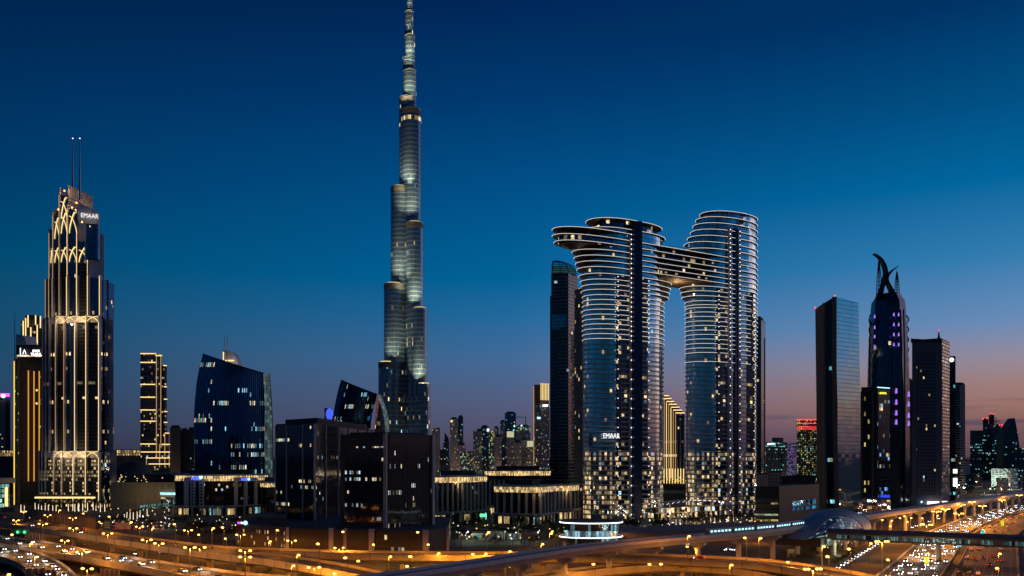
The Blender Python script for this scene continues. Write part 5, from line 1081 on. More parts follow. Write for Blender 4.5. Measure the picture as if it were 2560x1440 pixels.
# ---- rail viaduct
RV = lerp_path([(-150, 175), (-90, 215), (-38.5, 267), (26, 355), (80, 405), (138, 455), (219, 558), (330, 690), (480, 872), (620, 1040), (900, 1380)], 110)
rv = thing('rail_viaduct', 'pale concrete metro viaduct on T-shaped pillars curving from bottom centre to the right edge', 'viaduct', (*RV[50][:2], 0))
def hull(off_z):
    out = []
    prof = [(-4.6, 15.6), (-4.6, 14.2), (-3.6, 13.4), (-2.3, 12.0), (2.3, 12.0), (3.6, 13.4), (4.6, 14.2), (4.6, 15.6), (4.2, 15.6), (4.2, 14.6), (-4.2, 14.6), (-4.2, 15.6)]
    P_ = [off_path(RV, o) for o, _ in prof]
    return [[(*P_[k][i], prof[k][1]+off_z) for k in range(len(prof))] for i in range(len(RV))]
m = MB(); m.grid(hull(0), smooth=False, closed=True); m.build('girder', mat('viaduct_concrete', (.60, .52, .51), .7, var=.1, vs=.2), rv)
m = MB()
for o in (-2.9, -1.5, 1.5, 2.9): A, B = off_path(RV, o-.12), off_path(RV, o+.12); m.grid([[(*p, 14.78), (*q, 14.78)] for p, q in zip(A, B)], smooth=False)
m.build('rails', M_['steel'], rv)
m = MB(); m.grid([[(*p, 14.62), (*q, 14.62)] for p, q in zip(off_path(RV, -4.1), off_path(RV, 4.1))], smooth=False); m.build('track_bed', M_['navy'], rv)
d = 96; Lr = plen(RV)
while d < 1350:
    x, y, a = pos_at(RV, d); m = MB(); n = 12
    cs, sn = math.cos(a+math.pi/2), math.sin(a+math.pi/2)
    m.tube([(x, y, 0), (x, y, 9.3)], 1.25, 14)
    f = lambda p, q: (x+cs*p-sn*q, y+sn*p+cs*q)
    m.prism([f(-1.3, -1), f(1.3, -1), f(1.3, 1), f(-1.3, 1)], 9.3, 11.1, poly1=[f(-4.3, -1.1), f(4.3, -1.1), f(4.3, 1.1), f(-4.3, 1.1)]); m.prism([f(-4.3, -1.1), f(4.3, -1.1), f(4.3, 1.1), f(-4.3, 1.1)], 11.1, 12)
    m.build('pillar', M_['concrete'], rv); d += 30 if d < 400 else 34
# train
tr = thing('metro_train', 'blue and silver metro train with lit windows running on the viaduct', 'train', (*pos_at(RV, 372)[:2], 15))
for k in range(5):
    a = pos_at(RV, 340+k*17.6); b = pos_at(RV, 340+k*17.6+16.8); c = ((a[0]+b[0])/2, (a[1]+b[1])/2); rot = math.atan2(b[1]-a[1], b[0]-a[0])
    cs, sn = math.cos(rot), math.sin(rot); cx, cy = c[0]-sn*2.2*-1, c[1]+cs*2.2*-1
    m = MB(); m.box(cx, cy, 15.1, 16.8, 2.7, 2.9, rot); cr = m.build('carriage', mat('train_skin', (.25, .28, .34), .3, .6) if k == 0 else bpy.data.materials['train_skin'], tr)
    m = MB()
    for i in range(6): px = -6.6+i*2.6; m.box(cx+cs*px, cy+sn*px, 16.5, 1.5, 2.76, .8, rot)
    m.build('windows', M_['g_cyan'], cr)
# ---- station
st = thing('metro_station', 'metro station with a pale curved shell roof open to glass at both ends', 'station', (175, 505, 0))
sa = math.atan2(103, 81); sc_, ss_ = math.cos(sa), math.sin(sa); S0 = (181, 503)
def SP(x, y): return (S0[0]+sc_*x-ss_*y, S0[1]+ss_*x+sc_*y)
rows = []; nL = 30
for i in range(nL+1):
    x = -64+102*i/nL; t = ((x+64)/122.0)**1.15
    h = 12.5*math.sin(math.pi*min(t, 1))**.8+.4; w_ = 5+10*math.sin(math.pi*min(t, 1))**.8
    cut = 0.0
    row = []
    for j in range(19):
        a = math.pi*(j/18); row.append((*SP(x, -w_*math.cos(a)), 9.5+h*math.sin(a)**.85))
    rows.append(row)
m = MB(); m.grid(rows); m.grid([[(p[0], p[1], p[2]-.35) for p in reversed(r_)] for r_ in rows]); m.build('shell_roof', M_['shell'], st)
m = MB(); gl_ = []; edge = []
for i in range(1, 23):
    x = -64+102*i/nL; t = ((x+64)/122.0)**1.15; h = 12.5*math.sin(math.pi*min(t, 1))**.8+.4; w_ = 5+10*math.sin(math.pi*min(t, 1))**.8
    top = .95*math.sin(math.pi*(i-1)/21)**.8; r_ = []
    for j in range(7): a = top*j/6; r_.append((*SP(x, -(w_+.25)*math.cos(a)), 9.5+(h+.25)*math.sin(a)**.85))
    gl_.append(r_); edge.append(r_[-1])
m.grid(gl_, [[(i*3.4, j*1.3) for j in range(7)] for i in range(len(gl_))])
m2 = MB(); m2.tube(edge, .35, 5); m2.build('arch_rim', M_['copper'], st)
m.build('side_glazing', facade('side_glass', 1.7, 1.3, glass=(.05, .07, .11), frame=(.03, .03, .04), lit=.16, es=.5, zb=2.6, zboost=1.5, warm=(.7, 1, .7), cool=(.4, .8, 1), seed=124), st)
m = MB(); m.face([p for p in rows[-1]]); m.build('end_glazing', facade('station_glass', 2, 2, glass=(.2, .25, .3), frame=(.1, .1, .12), lit=.2, es=.8, seed=121), st)
m = MB(); m.tube(rows[-1], .5, 5); m.tube([r_[0] for r_ in rows], .45, 5); m.tube([r_[-1] for r_ in rows], .45, 5); m.build('rim_beam', M_['copper'], st)
q = [SP(-52, -12), SP(38, -13), SP(38, 13), SP(-52, 12)]; m = MB(); m.prism(q, 5.2, 9.6); m.build('concourse', M_['brown'], st)
m = MB(); m.prism([SP(-46, -12.5), SP(34, -13.3), SP(34, -12), SP(-46, -11.5)], 6.2, 9.0); m.build('concourse_windows', facade('conc_glass', 2.4, 3, glass=(.1, .12, .13), frame=(.08, .08, .09), lit=.45, es=.9, warm=(.6, 1, .75), cool=(.3, .8, 1), coolp=.4, seed=122), st)
for x in (-46, -25, -4, 15, 34): m = MB(); m.tube([(*SP(x, -9), 0), (*SP(x, -9), 5.2)], 1.3, 8); m.build('column', M_['concrete'], st)
light('station_glow', st, (*SP(-35, -20), 4), 3000, (.75, 1, .7), 1)
m = MB()
for i in range(8): m.ball((*SP(-46+i*11, -13.6), 4.8), .35, 1, 5)
m.build('under_lamps', M_['g_limewhite'], st)
# ---- footbridge
A = (168, 469); B = (330, 377)
fbr = thing('glazed_footbridge', 'long enclosed footbridge with teal-lit windows and a billboard strip crossing the highway', 'footbridge', (A[0], A[1], 0))
dx, dy = B[0]-A[0], B[1]-A[1]; L_ = math.hypot(dx, dy); ux, uy = dx/L_, dy/L_; nx, ny = uy, -ux   # n points towards the camera
def FP(d, o): return (A[0]+ux*d+nx*o, A[1]+uy*d+ny*o)
m = MB(); rows = []
for d in (-8, L_): rows.append([(*FP(d, o), z) for o, z in ((2.6, 8.0), (2.9, 9.4), (2.9, 11.6), (2.2, 13.4), (0, 14.0), (-2.2, 13.4), (-2.9, 11.6), (-2.9, 9.4), (-2.6, 8))])
m.grid(rows, smooth=False, closed=True); m.build('tube_shell', mat('bridge_shell', (.17, .12, .10), .35, .5, var=.1), fbr)
for d0, d1_ in ((4, 66), (71, 76), (80, L_*.72)):
    m = MB(); m.prism([FP(d0, 3.05), FP(d1_, 3.05), FP(d1_, 2.9), FP(d0, 2.9)], 8.9, 10.9); m.build('window_band', facade('foot_glass', 1.3, 4, glass=(.08, .12, .13), frame=(.03, .04, .04), mx=.1, my=0, lit=.9, es=.30, warm=(.35, .85, .85), cool=(.5, .9, .9), coolp=.4, seed=int(123+d0)), fbr)
d0 = L_*.73
m = MB(); m.prism([FP(d0, 3.4), FP(L_-6, 3.4), FP(L_-6, 3.1), FP(d0, 3.1)], 8.6, 11.9); m.build('advert_panel', mat('advert', (.10, .13, .10), .5, var=.5, vs=.3, emit=(.3, .5, .35), es=.06), fbr)
for d in (2, 52, 104, 158): m = MB(); m.tube([(*FP(d, 0), 0), (*FP(d, 0), 8.0)], 1.3, 12); m.build('pier', M_['concrete'], fbr)

# ---- glass pavilion with white ribbons
D = 486; pv = thing('ribbon_pavilion', 'two-storey curved glass pavilion with glowing white ribbons and blue-white interior', 'pavilion', (X(1483, D), D+12, 0))
pa = ell(X(1483, D), D+13, 17.4, 13, .05, 48); pb = ell(X(1483, D), D+13, 15.4, 11.3, .05, 48)
F_PV = facade('pavilion_glass', 1.5, 3.6, glass=(.15, .2, .25), frame=(.05, .07, .09), mx=.06, my=.04, lit=.62, es=.8, warm=(.5, .9, 1), cool=(.35, .75, 1), coolp=.5, seed=131, rowp=.5, rowb=1.2)
m = MB(); m.prism(pb, 0, 15, smooth=True); m.build('glass_drum', F_PV, pv)
for z in (7.4, 15.4):
    m = MB(); m.prism(pa, z-.8, z+(.1 if z < 10 else .9)); s_ = m.build('roof_slab' if z > 10 else 'terrace_slab', M_['roof_dark'], pv)
    m = MB(); m.tube([(p[0]*1+(p[0]-pa[24][0])*0, p[1], z-.2) for p in ell(X(1483, D), D+13, 17.7, 13.3, .05, 48)], .3, 5, closed=True); m.build('ribbon_light', M_['g_sign'], s_)
m = MB()
for k in range(3): m.tube([(X(1483, D)-1+(5.5-k*1.3)*math.cos(a*math.pi/12), D+1.5-.3, .3+(5.8-k*1.3)*math.sin(a*math.pi/12)) for a in range(13)], .2, 4)
m.build('arch_frame', M_['steel'], pv)
# ---- long wall building under the viaduct
wl = thing('retail_wall_building', 'long low building behind the viaduct pillars with bright white shop windows', 'building', (*P(1750, 545), 0))
a_, b_, c_ = P(1556, 505), P(1830, 530), P(1962, 610)
m = MB(); m.prism([a_, b_, c_, (c_[0], c_[1]+12), (a_[0], a_[1]+40)], 0, [8.6, 8.2, 7, 7, 8.6]); m.build('walls', mat('wall_pinkbrown', (.20, .15, .13), .8, var=.1), wl)
F_SHW = facade('bright_shop', 3.0, 5, glass=(.3, .3, .3), frame=(.3, .3, .28), mx=.03, my=.1, lit=1, es=1.6, warm=(1, .95, .75), cool=(.85, 1, .9), coolp=.4, seed=132, metal=0)
panel(wl, a_, b_, .28, .62, .6, 4.6, F_SHW, .2); panel(wl, a_, b_, .75, .84, 2, 6, F_SHW, .2); panel(wl, b_, c_, .05, .13, 3, 6, F_SHOP, .2); panel(wl, b_, c_, .5, .6, 2.5, 6.5, F_SHW, .2)
# ---- villa compound
for u0, u1, v0, D, lb in ((1145, 1178, 1338, 565, 'left white low house of the palm garden compound'), (1180, 1225, 1333, 556, 'long white low house with blue windows in the palm garden'), (1222, 1262, 1328, 552, 'white house with a rounded porch in the palm garden'), (1268, 1305, 1333, 558, 'right white low house behind the palms')):
    pl = flat_plan(u0, u1, D, 12); r, z1 = tower('white_house', lb, 'house', pl, v0, D, mat('render', (.40, .42, .38), .8, var=.1) if 'render' not in bpy.data.materials else bpy.data.materials['render'], 0, True, .7)
    panel(r, pl[0], pl[1], .2, .8, .9, z1-.8, facade('villa_win', 3.6, 4, glass=(.05, .07, .09), frame=(.38, .40, .36), mx=.2, my=.2, lit=.5, es=.6, warm=(.35, .6, 1), cool=(.3, .7, 1), coolp=.5, seed=int(u0), metal=.2), .15)
for u, v, c_, p_ in ((1170, 1350, (.6, 1, .75), 900), (1230, 1350, (.75, 1, .6), 1600), (1290, 1352, (.6, 1, .7), 1000), (1215, 1359, (.7, 1, .75), 900), (1345, 1352, (.7, 1, .75), 900)):
    g_ = G(u, v); gl = thing('garden_lamp', 'short white garden lamp on the lawn, %s of the palm compound' % {1170: 'first from the left', 1230: 'third from the left', 1290: 'fourth from the left', 1215: 'closest to the curved road', 1345: 'last on the right'}[u], 'lamp', (g_[0], g_[1], 0))
    m = MB(); m.tube([(g_[0], g_[1], 0), (g_[0], g_[1], 5)], .12, 5); m.build('pole', M_['pole'], gl); m = MB(); m.ball((g_[0], g_[1], 5.2), .5, 1, 6); m.build('lamp_globe', M_['g_sign'], gl); light('glow', gl, (g_[0], g_[1]-.8, 5.4), p_, c_, .4)

# ================================================================== STREET LAMPS
def lamp_proto(kind):
    h = {'single': 10, 'double': 10.5, 'mast': 16, 'far': 9}[kind]
    r = thing('street_lamp', 'x', 'street lamp', (0, 0, 0)); m = MB(); m.tube([(0, 0, 0), (0, 0, h)], .17 if kind != 'mast' else .28, 6, r1=.09); m.build('pole', M_['pole'], r)
    arms = {'single': (1,), 'far': (1,), 'double': (-1, 1), 'mast': (-1, 1)}[kind]
    for s in arms:
        x = s*(2.6 if kind == 'mast' else 1.9 if kind == 'double' else .7); m = MB(); m.tube([(0, 0, h-.3), (x*.6, 0, h+.15), (x, 0, h+.2)], .07, 4); ar = m.build('arm', M_['pole'], r)
        m = MB(); m.ball((x, 0, h+.05), .68 if kind != 'mast' else .62, .6, 8)
        if kind == 'mast': m.ball((x*.55, 0, h+.05), .6, .6, 8)
        m.build('lamp_head', M_['g_lamp'] if kind != 'far' else M_['g_amber'], ar)
    if kind != 'far': light('glow', r, (0, -.2, h-.5), {'single': 9000, 'double': 13500, 'mast': 60000}[kind], (1, .34, .025), .45, 179, (0, 0, -1))
    else: light('glow', r, (0, -.2, h-.5), 20000, (1, .66, .38), .5)
    return r, h
PROTO = {k: lamp_proto(k) for k in ('single', 'double', 'mast', 'far')}
USED = set()
def put_lamp(kind, x, y, z, rot=0):
    p, h = PROTO[kind]
    if kind in USED: o = copy_tree(p)
    else: o = p; kids(p); [kids(c) for c in kids(p)]; USED.add(kind)
    o.location = (x, y, z); o.rotation_euler.z = rot; return o
S = 'single'; Dd = 'double'; MS = 'mast'
LP = [(Dd, q) for q in ((59, 1279), (119, 1288), (40, 1301), (107, 1310), (182, 1295), (183, 1321), (255, 1305), (269, 1334), (162, 1352), (367, 1350), (397, 1359), (349, 1317), (470, 1326), (475, 1369), (499, 1369), (205, 1381), (218, 1422), (601, 1337), (613, 1377), (613, 1393), (729, 1352), (848, 1370), (785, 1419))]
LP += [(S, q) for q in ((147, 1276), (211, 1284), (34, 1337), (74, 1360), (86, 1393), (17, 1437), (276, 1292), (325, 1306), (380, 1321), (439, 1311), (500, 1337), (530, 1321), (560, 1319), (566, 1347), (672, 1354), (697, 1326), (742, 1388), (729, 1415), (799, 1360), (861, 1330), (868, 1395), (900, 1403), (937, 1362), (841, 1435),
    (972, 1392), (1048, 1331), (1074, 1362), (1031, 1392), (1022, 1416), (1093, 1384), (1186, 1386), (1211, 1385), (1218, 1331), (1279, 1379), (1374, 1334), (1384, 1329), (1353, 1361), (1122, 1430), (1154, 1426), (1262, 1412), (1281, 1417), (1414, 1395),
    (1642, 1351), (1719, 1341), (1748, 1352), (1722, 1367), (1488, 1411), (1628, 1411), (1657, 1411), (1824, 1413), (1866, 1345), (1897, 1346), (1974, 1406), (1993, 1341), (1898, 1317), (1541, 1331),
    (2096, 1336), (2077, 1336), (2055, 1367), (2127, 1373), (2073, 1392), (2174, 1359), (2224, 1400), (2496, 1385), (2497, 1421), (2151, 1320), (2117, 1310), (2229, 1316), (2271, 1305), (2308, 1296), (2342, 1289), (2204, 1300), (2252, 1295), (2276, 1295), (2264, 1291), (2227, 1302))]
LP += [(MS, q) for q in ((2316, 1312), (2205, 1354), (2032, 1423), (2397, 1284), (2456, 1265), (2505, 1250), (2548, 1238), (2341, 1279), (2364, 1273), (2403, 1262), (2430, 1255))]
ORD = ['first', 'second', 'third', 'fourth', 'fifth', 'sixth', 'seventh', 'eighth', 'ninth', 'tenth', 'eleventh', 'twelfth', 'thirteenth', 'fourteenth', 'fifteenth', 'sixteenth', 'seventeenth', 'eighteenth', 'nineteenth', 'twentieth', 'twenty-first', 'twenty-second', 'twenty-third', 'twenty-fourth', 'twenty-fifth', 'twenty-sixth', 'twenty-seventh', 'twenty-eighth', 'twenty-ninth', 'thirtieth']+['thirty-'+x for x in ('first', 'second', 'third', 'fourth', 'fifth', 'sixth', 'seventh', 'eighth', 'ninth')]
ZONES = [(0, 300, 'over the left edge roads'), (300, 520, 'before the shopping mall'), (520, 1000, 'before the dark glass blocks'), (1000, 1440, 'before the palm gardens'), (1440, 1960, 'around the twin towers viaduct'), (1960, 2561, 'around the right hand highway')]
KN = {S: 'single-headed amber lamp', Dd: 'twin-headed amber lamp', MS: 'tall high-mast amber lamp'}
cnt = {}
for kind, (u, v) in sorted(LP, key=lambda t: t[1][0]):
    h = PROTO[kind][1]; done = None
    for poly, z in DECKS:
        Y = (HC-z-h)*F/(v-HZ); x = X(u, Y)
        if inpoly((x, Y), poly): done = (x, Y, z)
    if not done: Y = (HC-h)*F/(v-HZ); done = (X(u, Y), Y, 0)
    o = put_lamp(kind, *done, rot=R.uniform(-.3, .3)+(math.pi if kind == S and R.random() < .5 else 0))
    zn = [z_[2] for z_ in ZONES if z_[0] <= u < z_[1]][0]; cnt[(kind, zn)] = cnt.get((kind, zn), -1)+1
    tag(o, '%s %s counted from the left %s' % (ORD[cnt[(kind, zn)]], KN[kind], zn), 'street lamp', 'amber street lamps along roads and flyovers')
for i in range(120):
    D = R.uniform(1150, 2600); u = R.uniform(10, 1450) if R.random() < .5 else R.uniform(1900, 2560); x = X(u, D)
    o = put_lamp('far', x, D, 0); tag(o, 'tiny distant lamp among the dark buildings of the far plain', 'street lamp', 'distant lamps dotted over the far plain')
    if R.random() < .0: pass

# ================================================================== CARS
def car_proto(col_, facing, label):
    r = thing('car', label, 'car', (0, 0, 0))
    prof = [(-2.2, .35), (-2.25, .8), (-2.1, .98), (-1.6, 1.02), (-1.15, 1.42), (.35, 1.46), (1.05, 1.0), (2.05, .88), (2.25, .6), (2.2, .33)]
    m = MB(); w_ = .88; A_ = [(-w_ if z < 1.1 else -w_*.78, y, z) for y, z in prof]; B_ = [(-a[0], a[1], a[2]) for a in A_]
    m.face(A_); m.face(B_[::-1]); m.grid([A_, B_], smooth=False, closed=True); m.build('body', col_, r)
    m = MB(); q = [(-1.5, 1.06), (-1.1, 1.37), (.3, 1.41), (.95, 1.04)]
    A_ = [(-.90 if z < 1.1 else -.74, y, z) for y, z in q]; B_ = [(-a[0], a[1], a[2]) for a in A_]; m.face(A_); m.face(B_[::-1]); m.build('side_windows', M_['black_glass'], r)
    m = MB(); m.face([(-.7, 1.03, 1.03), (.7, 1.03, 1.03), (.6, .42, 1.45), (-.6, .42, 1.45)]); m.build('windscreen', M_['black_glass'], r)
    for x, y in ((-.8, 1.35), (.8, 1.35), (-.8, -1.35), (.8, -1.35)): m = MB(); m.tube([(x-.11, y, .33), (x+.11, y, .33)], .33, 8); m.build('wheel', M_['rubber'], r)
    for x in (-.62, .62):
        m = MB(); m.ball((x, 2.2, .68), .25, .8, 6); m.build('headlight', M_['g_head'], r)
        m = MB(); m.ball((x, -2.2, .8), .17, .7, 6); m.build('taillight', M_['g_tail'], r)
    return r
CC = [('white', (.6, .6, .6)), ('silver', (.35, .36, .38)), ('black', (.02, .02, .02)), ('grey', (.12, .12, .13)), ('blue', (.04, .07, .2)), ('red', (.3, .03, .03))]
CP = {n_: car_proto(mat('car_'+n_, c_, .3, .2), 1, 'x') for n_, c_ in CC}
CU = set(); KIDS_OK = [([kids(k) for k in kids(p)], kids(p)) for p in CP.values()]
def put_car(x, y, z, rot, label, group, cname=None):
    n_ = cname or R.choice(['white', 'white', 'white', 'silver', 'silver', 'black', 'grey', 'grey', 'blue', 'red'])
    o = copy_tree(CP[n_]) if n_ in CU else CP[n_]; CU.add(n_); o.location = (x, y, z); o.rotation_euler.z = rot-math.pi/2
    tag(o, label.replace('@', n_), 'car', group); return o
LN = ['far left', 'second', 'third', 'fourth', 'fifth', 'sixth']
hb = light('headlamp_pool', None, (0, 0, -50), 800, (1, .88, .7), .3); hb.name = 'headlamp_pool'
def lane(pts, d0, d1, gap0, gap1, toward, z, lname, group, pool=0):
    d = d0+R.uniform(0, gap1); i = 0
    while d < d1:
        x, y, a = pos_at(pts, d); put_car(x, y, z, a+(math.pi if toward else 0), '@ car, %s from the near end in the %s' % (ORD[min(i, 38)], lname), group)
        if pool and i % 2 == 0:
            o = hb.copy(); C.objects.link(o); xx, yy, _ = pos_at(pts, max(0, d-6) if toward else d+6); o.location = (xx, yy, z+1.6)
        i += 1; d += R.uniform(gap0, gap1)*(1+ (d-d0)/900)
for k, o in enumerate((1.8, 5.3, 8.8, 12.3, 15.8, 19)): lane(off_path(HW, o), 205+(k*3), 1150, 13, 40 if k < 4 else 60, True, .07, '%s lane towards the viewer' % LN[k], 'cars with white headlights on the highway', pool=1)
for k, o in enumerate((27.2, 30.8, 34.4, 38, 41.6)): lane(off_path(HW, o), 215, 1000, 26, 70, False, .07, '%s lane leading away' % LN[k], 'cars with red taillights on the highway')
lane(off_path(HW, -22), 215, 420, 7, 11, True, .07, 'queue on the left frontage road', 'cars queuing on the frontage road')
lane(off_path(HW, -19), 420, 700, 14, 40, True, .07, 'left frontage road beyond the footbridge', 'cars queuing on the frontage road')
def between(dk, t): return [(a[0]+(b[0]-a[0])*t, a[1]+(b[1]-a[1])*t) for a, b in zip(dk[1], dk[2])]
lane(between(d1, .2), 20, 380, 24, 60, True, 8.05, 'far lane of the main flyover', 'cars on the flyovers'); lane(between(d1, .72), 30, 380, 60, 120, False, 8.05, 'near lane of the main flyover', 'cars on the flyovers')
lane(between(d4, .25), 20, 330, 12, 34, False, 5.05, 'far lane of the lower highway bridge', 'cars on the flyovers', 1); lane(between(d4, .62), 20, 330, 10, 30, False, 5.05, 'middle lane of the lower highway bridge', 'cars on the flyovers', 1)
lane(between(d5, .3), 20, 200, 9, 22, False, 4.55, 'right lane of the corner ramp', 'cars on the flyovers', 1); lane(between(d5, .65), 20, 200, 11, 30, False, 4.55, 'left lane of the corner ramp', 'cars on the flyovers', 1)
lane(between(d6, .5), 60, 300, 60, 120, False, 5.05, 'low arching flyover', 'cars on the flyovers')
lane(between(d2, .5), 60, 500, 70, 150, True, 8.05, 'flat flyover branch', 'cars on the flyovers')
bpy.data.objects.remove(hb)
for u, v in ((410, 1384), (345, 1387), (432, 1384), (1816, 1375), (1826, 1376), (1836, 1377), (1808, 1377)):
    g_ = G(u, v); put_car(g_[0], g_[1], .1, R.uniform(-2.2, -1.2), '@ car standing on the ground below the flyover' if u < 500 else '@ car parked in the small lot behind the viaduct pillars', 'cars parked off the highway')
for i in range(26):
    u = R.uniform(1655, 1850); v = R.uniform(1307, 1318); g_ = G(u, v); put_car(g_[0], g_[1], .06, R.uniform(-.5, .5)+(0 if R.random() < .5 else math.pi), '@ car on the forecourt at the foot of the twin towers', 'cars on the twin tower forecourt')
for k_, p_ in list(CP.items()):
    if k_ not in CU: 
        for c_ in list(p_.children): bpy.data.objects.remove(c_)
        bpy.data.objects.remove(p_)

# ================================================================== SIGNS
def sign(name, label, cat, u, vt, vb, D, m_, w_, base=0, posts=1, arm=0, name2='sign_panel', rot=0):
    r = thing(name, label, cat, (X(u, D), D, base)); m = MB(); m.box(X(u, D), D, Z(vb, D), w_, .25, Z(vt, D)-Z(vb, D), rot); m.build(name2, m_, r)
    for k in range(posts): m = MB(); x = X(u, D)+arm+(0 if posts == 1 else (k-.5)*w_*.7); m.tube([(x, D+.4, base), (x, D+.4, Z(vb, D)+.6)], .16, 5); m.build('post', M_['pole'], r)
    if arm: m = MB(); m.tube([(X(u, D)+arm, D+.4, Z(vt, D)-1), (X(u, D), D+.4, Z(vt, D)-.8)], .14, 4); m.build('arm', M_['pole'], r)
    return r
g_ = 440
yl = mat('yellow_sign', (.5, .55, .02), .5, emit=(.75, .8, .03), es=.8)
for u, vt, vb, D, m_, lb in ((2317, 1392, 1409, 404, yl, 'nearest yellow-green median sign under the footbridge'), (2506, 1302, 1315, 590, yl, 'yellow-green median sign beyond the footbridge'), (2457, 1324, 1336, 520, mat('teal_sign', (.02, .3, .3), .5, emit=(.05, .8, .8), es=.7), 'teal lit median sign beyond the footbridge'), (2399, 1360, 1367, 470, mat('blue_sign', (.02, .1, .3), .5, emit=(.1, .6, 1), es=1), 'small blue lit sign right under the footbridge')):
    sign('median_sign', lb, 'sign', u, vt, vb, D, m_, 1.9)
for u, vt, vb, lb, gp in ((1978, 1372, 1396, 'green direction sign with white lines on an arm left of the station ramps', 1), (268, 1302, 1326, 'green direction sign on a curved pole over the left flyover', 1)):
    D = 455 if u > 1000 else 560; r = sign('road_sign', lb, 'road sign', u, vt, vb, D, M_['sign_green'], 4.6, arm=-6, base=0)
    for k in range(4): m = MB(); m.box(X(u, D), D-.16, Z(vt+4+k*4.6, D), 3.4, .06, .35); m.build('white_line', M_['white'], r)
D = 352; sg2 = thing('road_sign', 'green overhead sign cut by the bottom edge left of the highway', 'road sign', (X(2045, D), D, 0)); m = MB(); m.box(X(2045, D), D, Z(1448, D), 8, .3, 3.4); m.build('sign_panel', M_['sign_green'], sg2); m = MB(); m.tube([(X(2045, D), D+.4, 0), (X(2045, D), D+.4, Z(1446, D))], .25); m.build('post', M_['pole'], sg2)
r = sign('poster_board', 'white poster board with small grey pictures behind the left flyover', 'billboard', 307, 1308, 1322, 600, mat('poster', (.42, .38, .36), .6, var=.25, vs=.5), 9.5, 0, 2)
r = sign('poster_board', 'dim panelled board at the left edge above the flyover', 'billboard', 20, 1269, 1281, 800, mat('poster_dark', (.2, .15, .13), .7, var=.3, vs=.5), 12, 0, 2)
D = 520; r = thing('sign_gantry', 'road gantry over the left edge road with two green signal lights', 'gantry', (X(52, D), D, 5)); m = MB(); m.box(X(52, D), D, Z(1334, D), 10, .5, 2.6); m.build('beam', M_['sign_green'], r)
for u in (44, 61): m = MB(); m.ball((X(u, D-1), D-1, Z(1330, D)), .75, 1, 8); m.build('signal_light', M_['g_green'], r)
for u in (30, 74): m = MB(); m.tube([(X(u, D), D, 0), (X(u, D), D, Z(1318, D))], .25, 5); m.build('post', M_['pole'], r)
D = 1250; r = thing('advert_sign', 'pair of oval white lit signs over the highway at the upper right', 'billboard', (X(2504, D), D, 0))
for u in (2498, 2513): m = MB(); m.ball((X(u, D), D, Z(1242, D)), 4.2, .9, 12); m.build('lit_oval', M_['g_sign'], r)
m = MB(); m.tube([(X(2504, D), D+1, 0), (X(2504, D), D+1, Z(1242, D))], .5, 6); m.build('post', M_['pole'], r)
# hoardings on the left
HD = mat('hoarding', (.20, .15, .125), .8, var=.25, vs=.4)
for (pts, h, lb) in (([(62, 1298), (140, 1306), (240, 1322)], 9, 'long pinkish site hoarding with pale posts behind the left flyover'), ([(64, 1370), (114, 1374)], 8, 'square ribbed hoarding block by the lower highway bridge'), ([(150, 1364), (190, 1368)], 5.5, 'smaller ribbed hoarding between the left flyovers'), ([(65, 1462), (140, 1466)], 6.5, 'dark ribbed hoarding at the bottom left corner'), ([(252, 1452), (300, 1458)], 5, 'low ribbed hoarding at the bottom edge under the lower bridge'), ([(0, 1342), (60, 1345)], 5, 'hoarding at the left edge under the main flyover')):
    W = [G(u, v)[:2] for u, v in pts]; r = thing('site_hoarding', lb, 'hoarding', (*W[0], 0)); m = MB()
    m.grid([[(*p, 0), (*p, h)] for p in W], smooth=False); m.grid([[(p[0], p[1]+.3, h), (p[0], p[1]+.3, 0)] for p in W], smooth=False); m.grid([[(*p, h), (p[0], p[1]+.3, h)] for p in W], smooth=False); m.build('panel', HD, r)
    L_ = plen(W); d = 0
    while d < L_: m = MB(); x, y, a = pos_at(W, d); m.box(x, y-.1, 0, .35, .25, h+.3, a); d += 3.2 if h < 9 else 9; m.build('post', M_['pale'], r)

# ================================================================== TREES
def tree_proto(seed, h=8, cr=3.4):
    q = random.Random(seed); r = thing('leafy_tree', 'x', 'tree', (0, 0, 0)); m = MB(); m.tube([(0, 0, 0), (.2, .1, h*.3), (.1, -.1, h*.55)], .28, 6, r1=.14)
    tips = []
    for i in range(7):
        a = i*.9+q.random(); l = q.uniform(1.2, 2.6); z0 = h*q.uniform(.3, .5); e = (math.cos(a)*l, math.sin(a)*l, z0+q.uniform(1.2, 3)); m.tube([(0.1, 0, z0), e], .1, 4, r1=.03); tips.append(e)
    m.build('trunk', M_['bark'], r); m = MB()
    cl = [(t[0]*1.1, t[1]*1.1, t[2]+.3, q.uniform(.9, 1.6)) for t in tips]+[(q.uniform(-1.6, 1.6), q.uniform(-1.6, 1.6), h*q.uniform(.6, .92), q.uniform(.8, 1.5)) for _ in range(7)]
    for (x, y, z, s) in cl:
        for _ in range(58):
            d = Vector((q.gauss(0, 1), q.gauss(0, 1), q.gauss(0, .75))).normalized()*s*q.uniform(.5, 1.05); c = Vector((x, y, z))+d
            u = Vector((q.uniform(-1, 1), q.uniform(-1, 1), q.uniform(-1, 1))).normalized(); v = u.cross(Vector((q.uniform(-1, 1), q.uniform(-1, 1), q.uniform(-1, 1)))).normalized(); k = q.uniform(.14, .3)
            m.face([c-u*k, c+v*k*.6, c+u*k, c-v*k*.6])
    m.build('crown', M_['leaf'], r); return r
